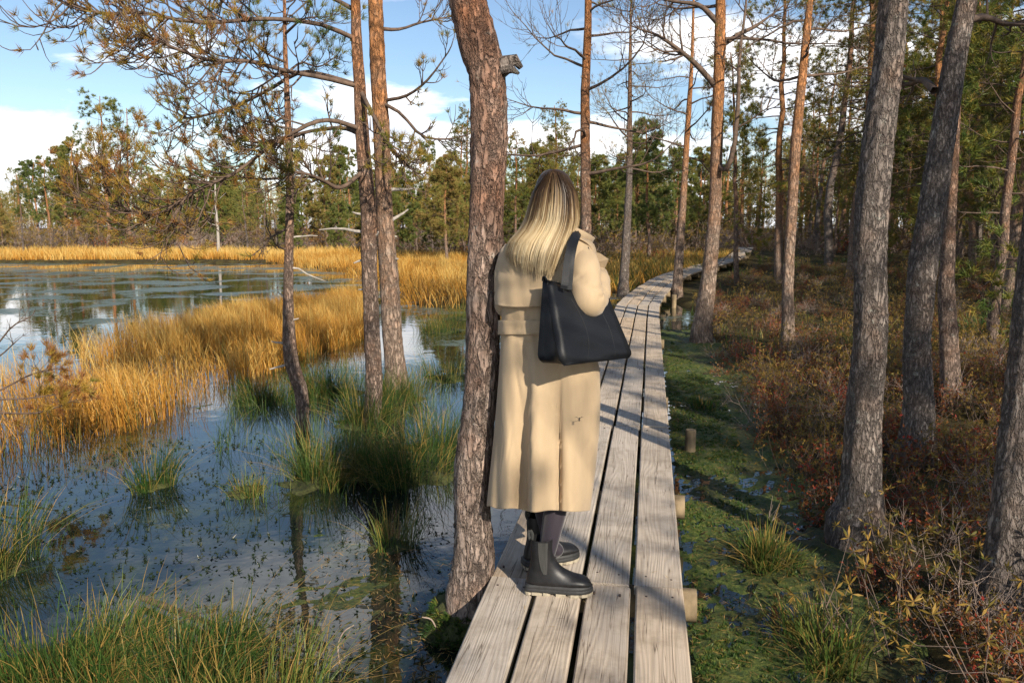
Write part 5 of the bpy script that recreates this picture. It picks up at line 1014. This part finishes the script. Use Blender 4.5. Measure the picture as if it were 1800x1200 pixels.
# ankle boots
def make_boot(loc, rz, lab):
    o = empty('boot', np.array(loc) - base, rz); o.parent = person
    prof = [((-.068,.236),(.026,.238),.044),((-.070,.20),(.026,.20),.045),((-.069,.16),(.030,.165),.044),((-.071,.125),(.042,.135),.043),((-.080,.09),(.062,.112),.043),((-.086,.06),(.085,.098),.045),((-.084,.040),(.108,.088),.047),((-.04,.034),(.132,.080),.048),((.05,.034),(.156,.073),.049),((.115,.034),(.174,.062),.045),((.16,.034),(.186,.046),.030),((.178,.036),(.188,.040),.012)]
    n = 22; an = np.linspace(0, 2*math.pi, n, endpoint=False); V = []
    for (bx, bz), (fx, fz), hw in prof:
        c = np.cos(an); s = np.sin(an); ex = np.sign(c)*np.abs(c)**0.85; t = (1 + ex)/2
        V.append(np.stack([bx + (fx - bx)*t, hw*np.sign(s)*np.abs(s)**0.85, bz + (fz - bz)*t], -1))
    q = np.array(V); P = smooth_path(q.reshape(len(prof), -1), 40).reshape(40, n, 3); g = Geo(); g.add(P, grid_faces(40, n, True)); u = link('upper', g.mesh('upper', M['boot']), o)
    g = Geo()
    for s in (-1, 1):
        gx = np.array([[(-.036, .232), (.006, .233)], [(-.034, .19), (.004, .19)], [(-.030, .15), (.004, .15)], [(-.022, .115), (.004, .118)], [(-.012, .095), (.002, .096)]]); V = []
        for a_, b_ in gx:
            for t in np.linspace(0, 1, 5):
                x = a_[0] + (b_[0] - a_[0])*t; z = a_[1] + (b_[1] - a_[1])*t; V.append((x, s*(0.0462 + 0.001*math.sin(t*3.14)), z))
        g.add(V, grid_faces(5, 5) if s < 0 else grid_faces(5, 5)[:, ::-1])
    link('elastic_panel', g.mesh('elastic_panel', M['elastic']), o)
    g = Geo(); tube(g, smooth_path([(-.070, 0, .225), (-.078, 0, .248), (-.072, 0, .268), (-.062, 0, .250), (-.064, 0, .226)], 14), 0.0035, 6, flat=2.2); link('pull_tab', g.mesh('pull_tab', M['elastic']), o)
    ol = smooth_path([(-.094,0),(-.086,-.036),(-.03,-.042),(.04,-.047),(.12,-.052),(.172,-.036),(.194,0),(.172,.036),(.12,.052),(.04,.047),(-.03,.042),(-.086,.036),(-.094,0)], 49)[:-1]; k = len(ol); g = Geo()
    ring = lambda f, z: np.column_stack([(ol[:, 0] - 0.05)*f + 0.05, ol[:, 1]*f, np.full(k, z)])
    R_ = np.stack([ring(0.97, .012), ring(1.0, .014), ring(1.0, .026), ring(0.975, .028), ring(0.985, .030), ring(0.985, .040), ring(0.90, .044)]); g.add(R_, grid_faces(7, k, True)); g.add(R_[0], np.arange(k)[None, ::-1]); g.add(R_[-1], np.arange(k)[None]); so_ = link('sole', g.mesh('sole', M['rubber']), o)
    g = Geo()
    for i in range(k):
        p, q2 = ol[i], ol[(i + 1) % k]
        if -0.005 < p[0] < 0.025: continue
        if i % 3 == 2: continue
        c0 = np.array([0.05, 0]); a, b_ = c0 + (p - c0)*0.995, c0 + (q2 - c0)*0.995; a2, b2 = c0 + (p - c0)*0.72, c0 + (q2 - c0)*0.72
        V = [(*a, 0), (*b_, 0), (*b2, 0), (*a2, 0), (*a, .0135), (*b_, .0135), (*b2, .0135), (*a2, .0135)]; g.add(V, [(0,3,2,1),(4,5,6,7),(0,1,5,4),(1,2,6,5),(2,3,7,6),(3,0,4,7)], 0.5, 0, False)
    link('tread', g.mesh('tread', M['tread']), so_); o['label'] = lab; return o
make_boot(foot_near + np.array([-0.002, 0, 0.002]), -0.10, 'black ankle boot nearer the camera, pointing right')
make_boot(foot_far + np.array([-0.06, 0.0, 0.002]), 0.42, 'black ankle boot farther from the camera')

# ------------------------------------------------------------------ the black tote bag on the shoulder
bag0 = W(1000, 645, -0.28); bag = empty('tote_bag', bag0); tag(bag, 'large black leather tote bag hanging from the shoulder over the trench coat', 'bag')
def bag_shell():
    rows = []; k = 30
    ts = np.concatenate([np.linspace(0, 0.9, 18), [0.94, 0.97, 0.99, 1.0]])
    for t in ts:
        A = W(960 + 26*t**1.1, 493 + 150*t, -0.235 - 0.13*t**0.8); B = W(1068 + 45*t, 519 + 109*t, -0.03 - 0.05*t); C = W(955 - 10*t, 490 + 147*t, -0.215 - 0.02*t); Dd = B + (C - A)*0.85
        if t > 0.9: s = (t - 0.9)/0.1; sh = 0.10*s**2; cen = (A + B + C + Dd)/4; A, B, C, Dd = [p + (cen - p)*sh for p in (A, B, C, Dd)]
        corners = [A, B, Dd, C]; pts = []
        for i in range(4):
            p, q = corners[i], corners[(i + 1) % 4]; m = [10, 5, 10, 5][i]; f = np.linspace(0, 1, m, endpoint=False)
            sag = 0.018*np.sin(f*math.pi)*math.sin(t*math.pi)**0.7 if i in (0,) else (-0.03*np.sin(f*math.pi)*(0.35 + 0.65*t) if i == 3 else 0*f); nrm = unit(np.cross(q - p, [0, 0, 1.0]))
            for ff, s_ in zip(f, sag): pts.append(p + (q - p)*ff + nrm*s_)
        rows.append(pts)
    V = np.array(rows); ii = np.arange(len(ts))[:, None]; jj_ = np.arange(V.shape[1])[None]; V[:, :, 1] += 0.005*np.sin(0.55*ii + 0.6*jj_)*np.sin(0.3*ii) + 0.003*np.sin(1.1*ii - 0.9*jj_); V[:4, 2:9, 2] -= (0.012*np.sin(np.linspace(0.4, 2.8, 7)))[None]*np.array([1, .8, .5, .2])[:, None]; g = Geo(); g.add(V, grid_faces(len(ts), V.shape[1], True)); g.add(np.concatenate([V[-1], V[-1].mean(0)[None]]), [(i, (i + 1) % k, k) for i in range(k)], 0.5, 0, False)
    o = link('bag_body', g.mesh('bag_body', M['leather'], bag0), bag); solid(o, 0.004); return V
BV = bag_shell()
def ribbon(path, w, wd, name, mat, parent, th=0.0035):
    P = smooth_path(path, 30); T = unit(np.gradient(P, axis=0)); S = unit(np.cross(T, np.broadcast_to(wd, P.shape))); Nn = np.cross(S, T); g = Geo()
    V = np.stack([P - S*w/2 - Nn*th/2, P + S*w/2 - Nn*th/2, P + S*w/2 + Nn*th/2, P - S*w/2 + Nn*th/2], 1); g.add(V, grid_faces(30, 4, True), 0.5, 0, False); return link(name, g.mesh(name, mat, bag0), parent)
ribbon([W(991,507,-.238), W(993,496,-.236), W(997,460,-.205), W(1003,432,-.165), W(1010,414,-.10), W(1016,408,0.0), W(1022,425,.10), W(1030,470,.12)], 0.027, (0, 1, 0), 'strap', M['leather'], bag)
ribbon([W(1000,509,-.205), W(1001,495,-.20), W(1004,460,-.185), W(1009,432,-.15), W(1015,415,-.09), W(1021,410,0.0), W(1027,427,.09)], 0.025, (0, 1, 0), 'strap', M['leather'], bag)
g = Geo()
for f0, bow in ((3.2, 0.9), (7.2, 0.6)):
    cols = f0 + bow*np.sin(np.linspace(0, 1, 20)*math.pi*0.9); P = []
    for r_, cc in zip(np.linspace(3, len(BV) - 4, 20), cols):
        i, jj = int(r_), int(cc); a = BV[i][jj] + (BV[i][jj+1] - BV[i][jj])*(cc - jj); b_ = BV[i+1][jj] + (BV[i+1][jj+1] - BV[i+1][jj])*(cc - jj); P.append(a + (b_ - a)*(r_ - i) + (0, -0.003, 0))
    tube(g, np.array(P), 0.0011, 5)
link('seam', g.mesh('seam', M['thread'], bag0), bag)
g = Geo(); tube(g, smooth_path([W(955,494,-.22), W(957,486,-.23), W(962,492,-.235)], 8), 0.007, 6, flat=0.4); link('tab', g.mesh('tab', M['leather'], bag0), bag)
# a small insect resting on the coat
fp = W(1018, 737, -0.19); fly = Geo(); tube(fly, [fp + (0, 0, -0.008), fp, fp + (0.001, 0, 0.008)], [0.0015, 0.0032, 0.0018], 7)
for s in (-1, 1):
    tube(fly, [fp + (0, 0, 0.002), fp + (s*0.010, 0.001, 0.010), fp + (s*0.018, 0.002, 0.008)], [0.0006, 0.0010, 0.0003], 4); tube(fly, [fp, fp + (s*0.007, 0.003, -0.004), fp + (s*0.009, 0.006, -0.010)], 0.0005, 4)
tag(fly.build('insect', M['rubber'], None, fp), 'small dark winged insect sitting on the back of the coat', 'insect')
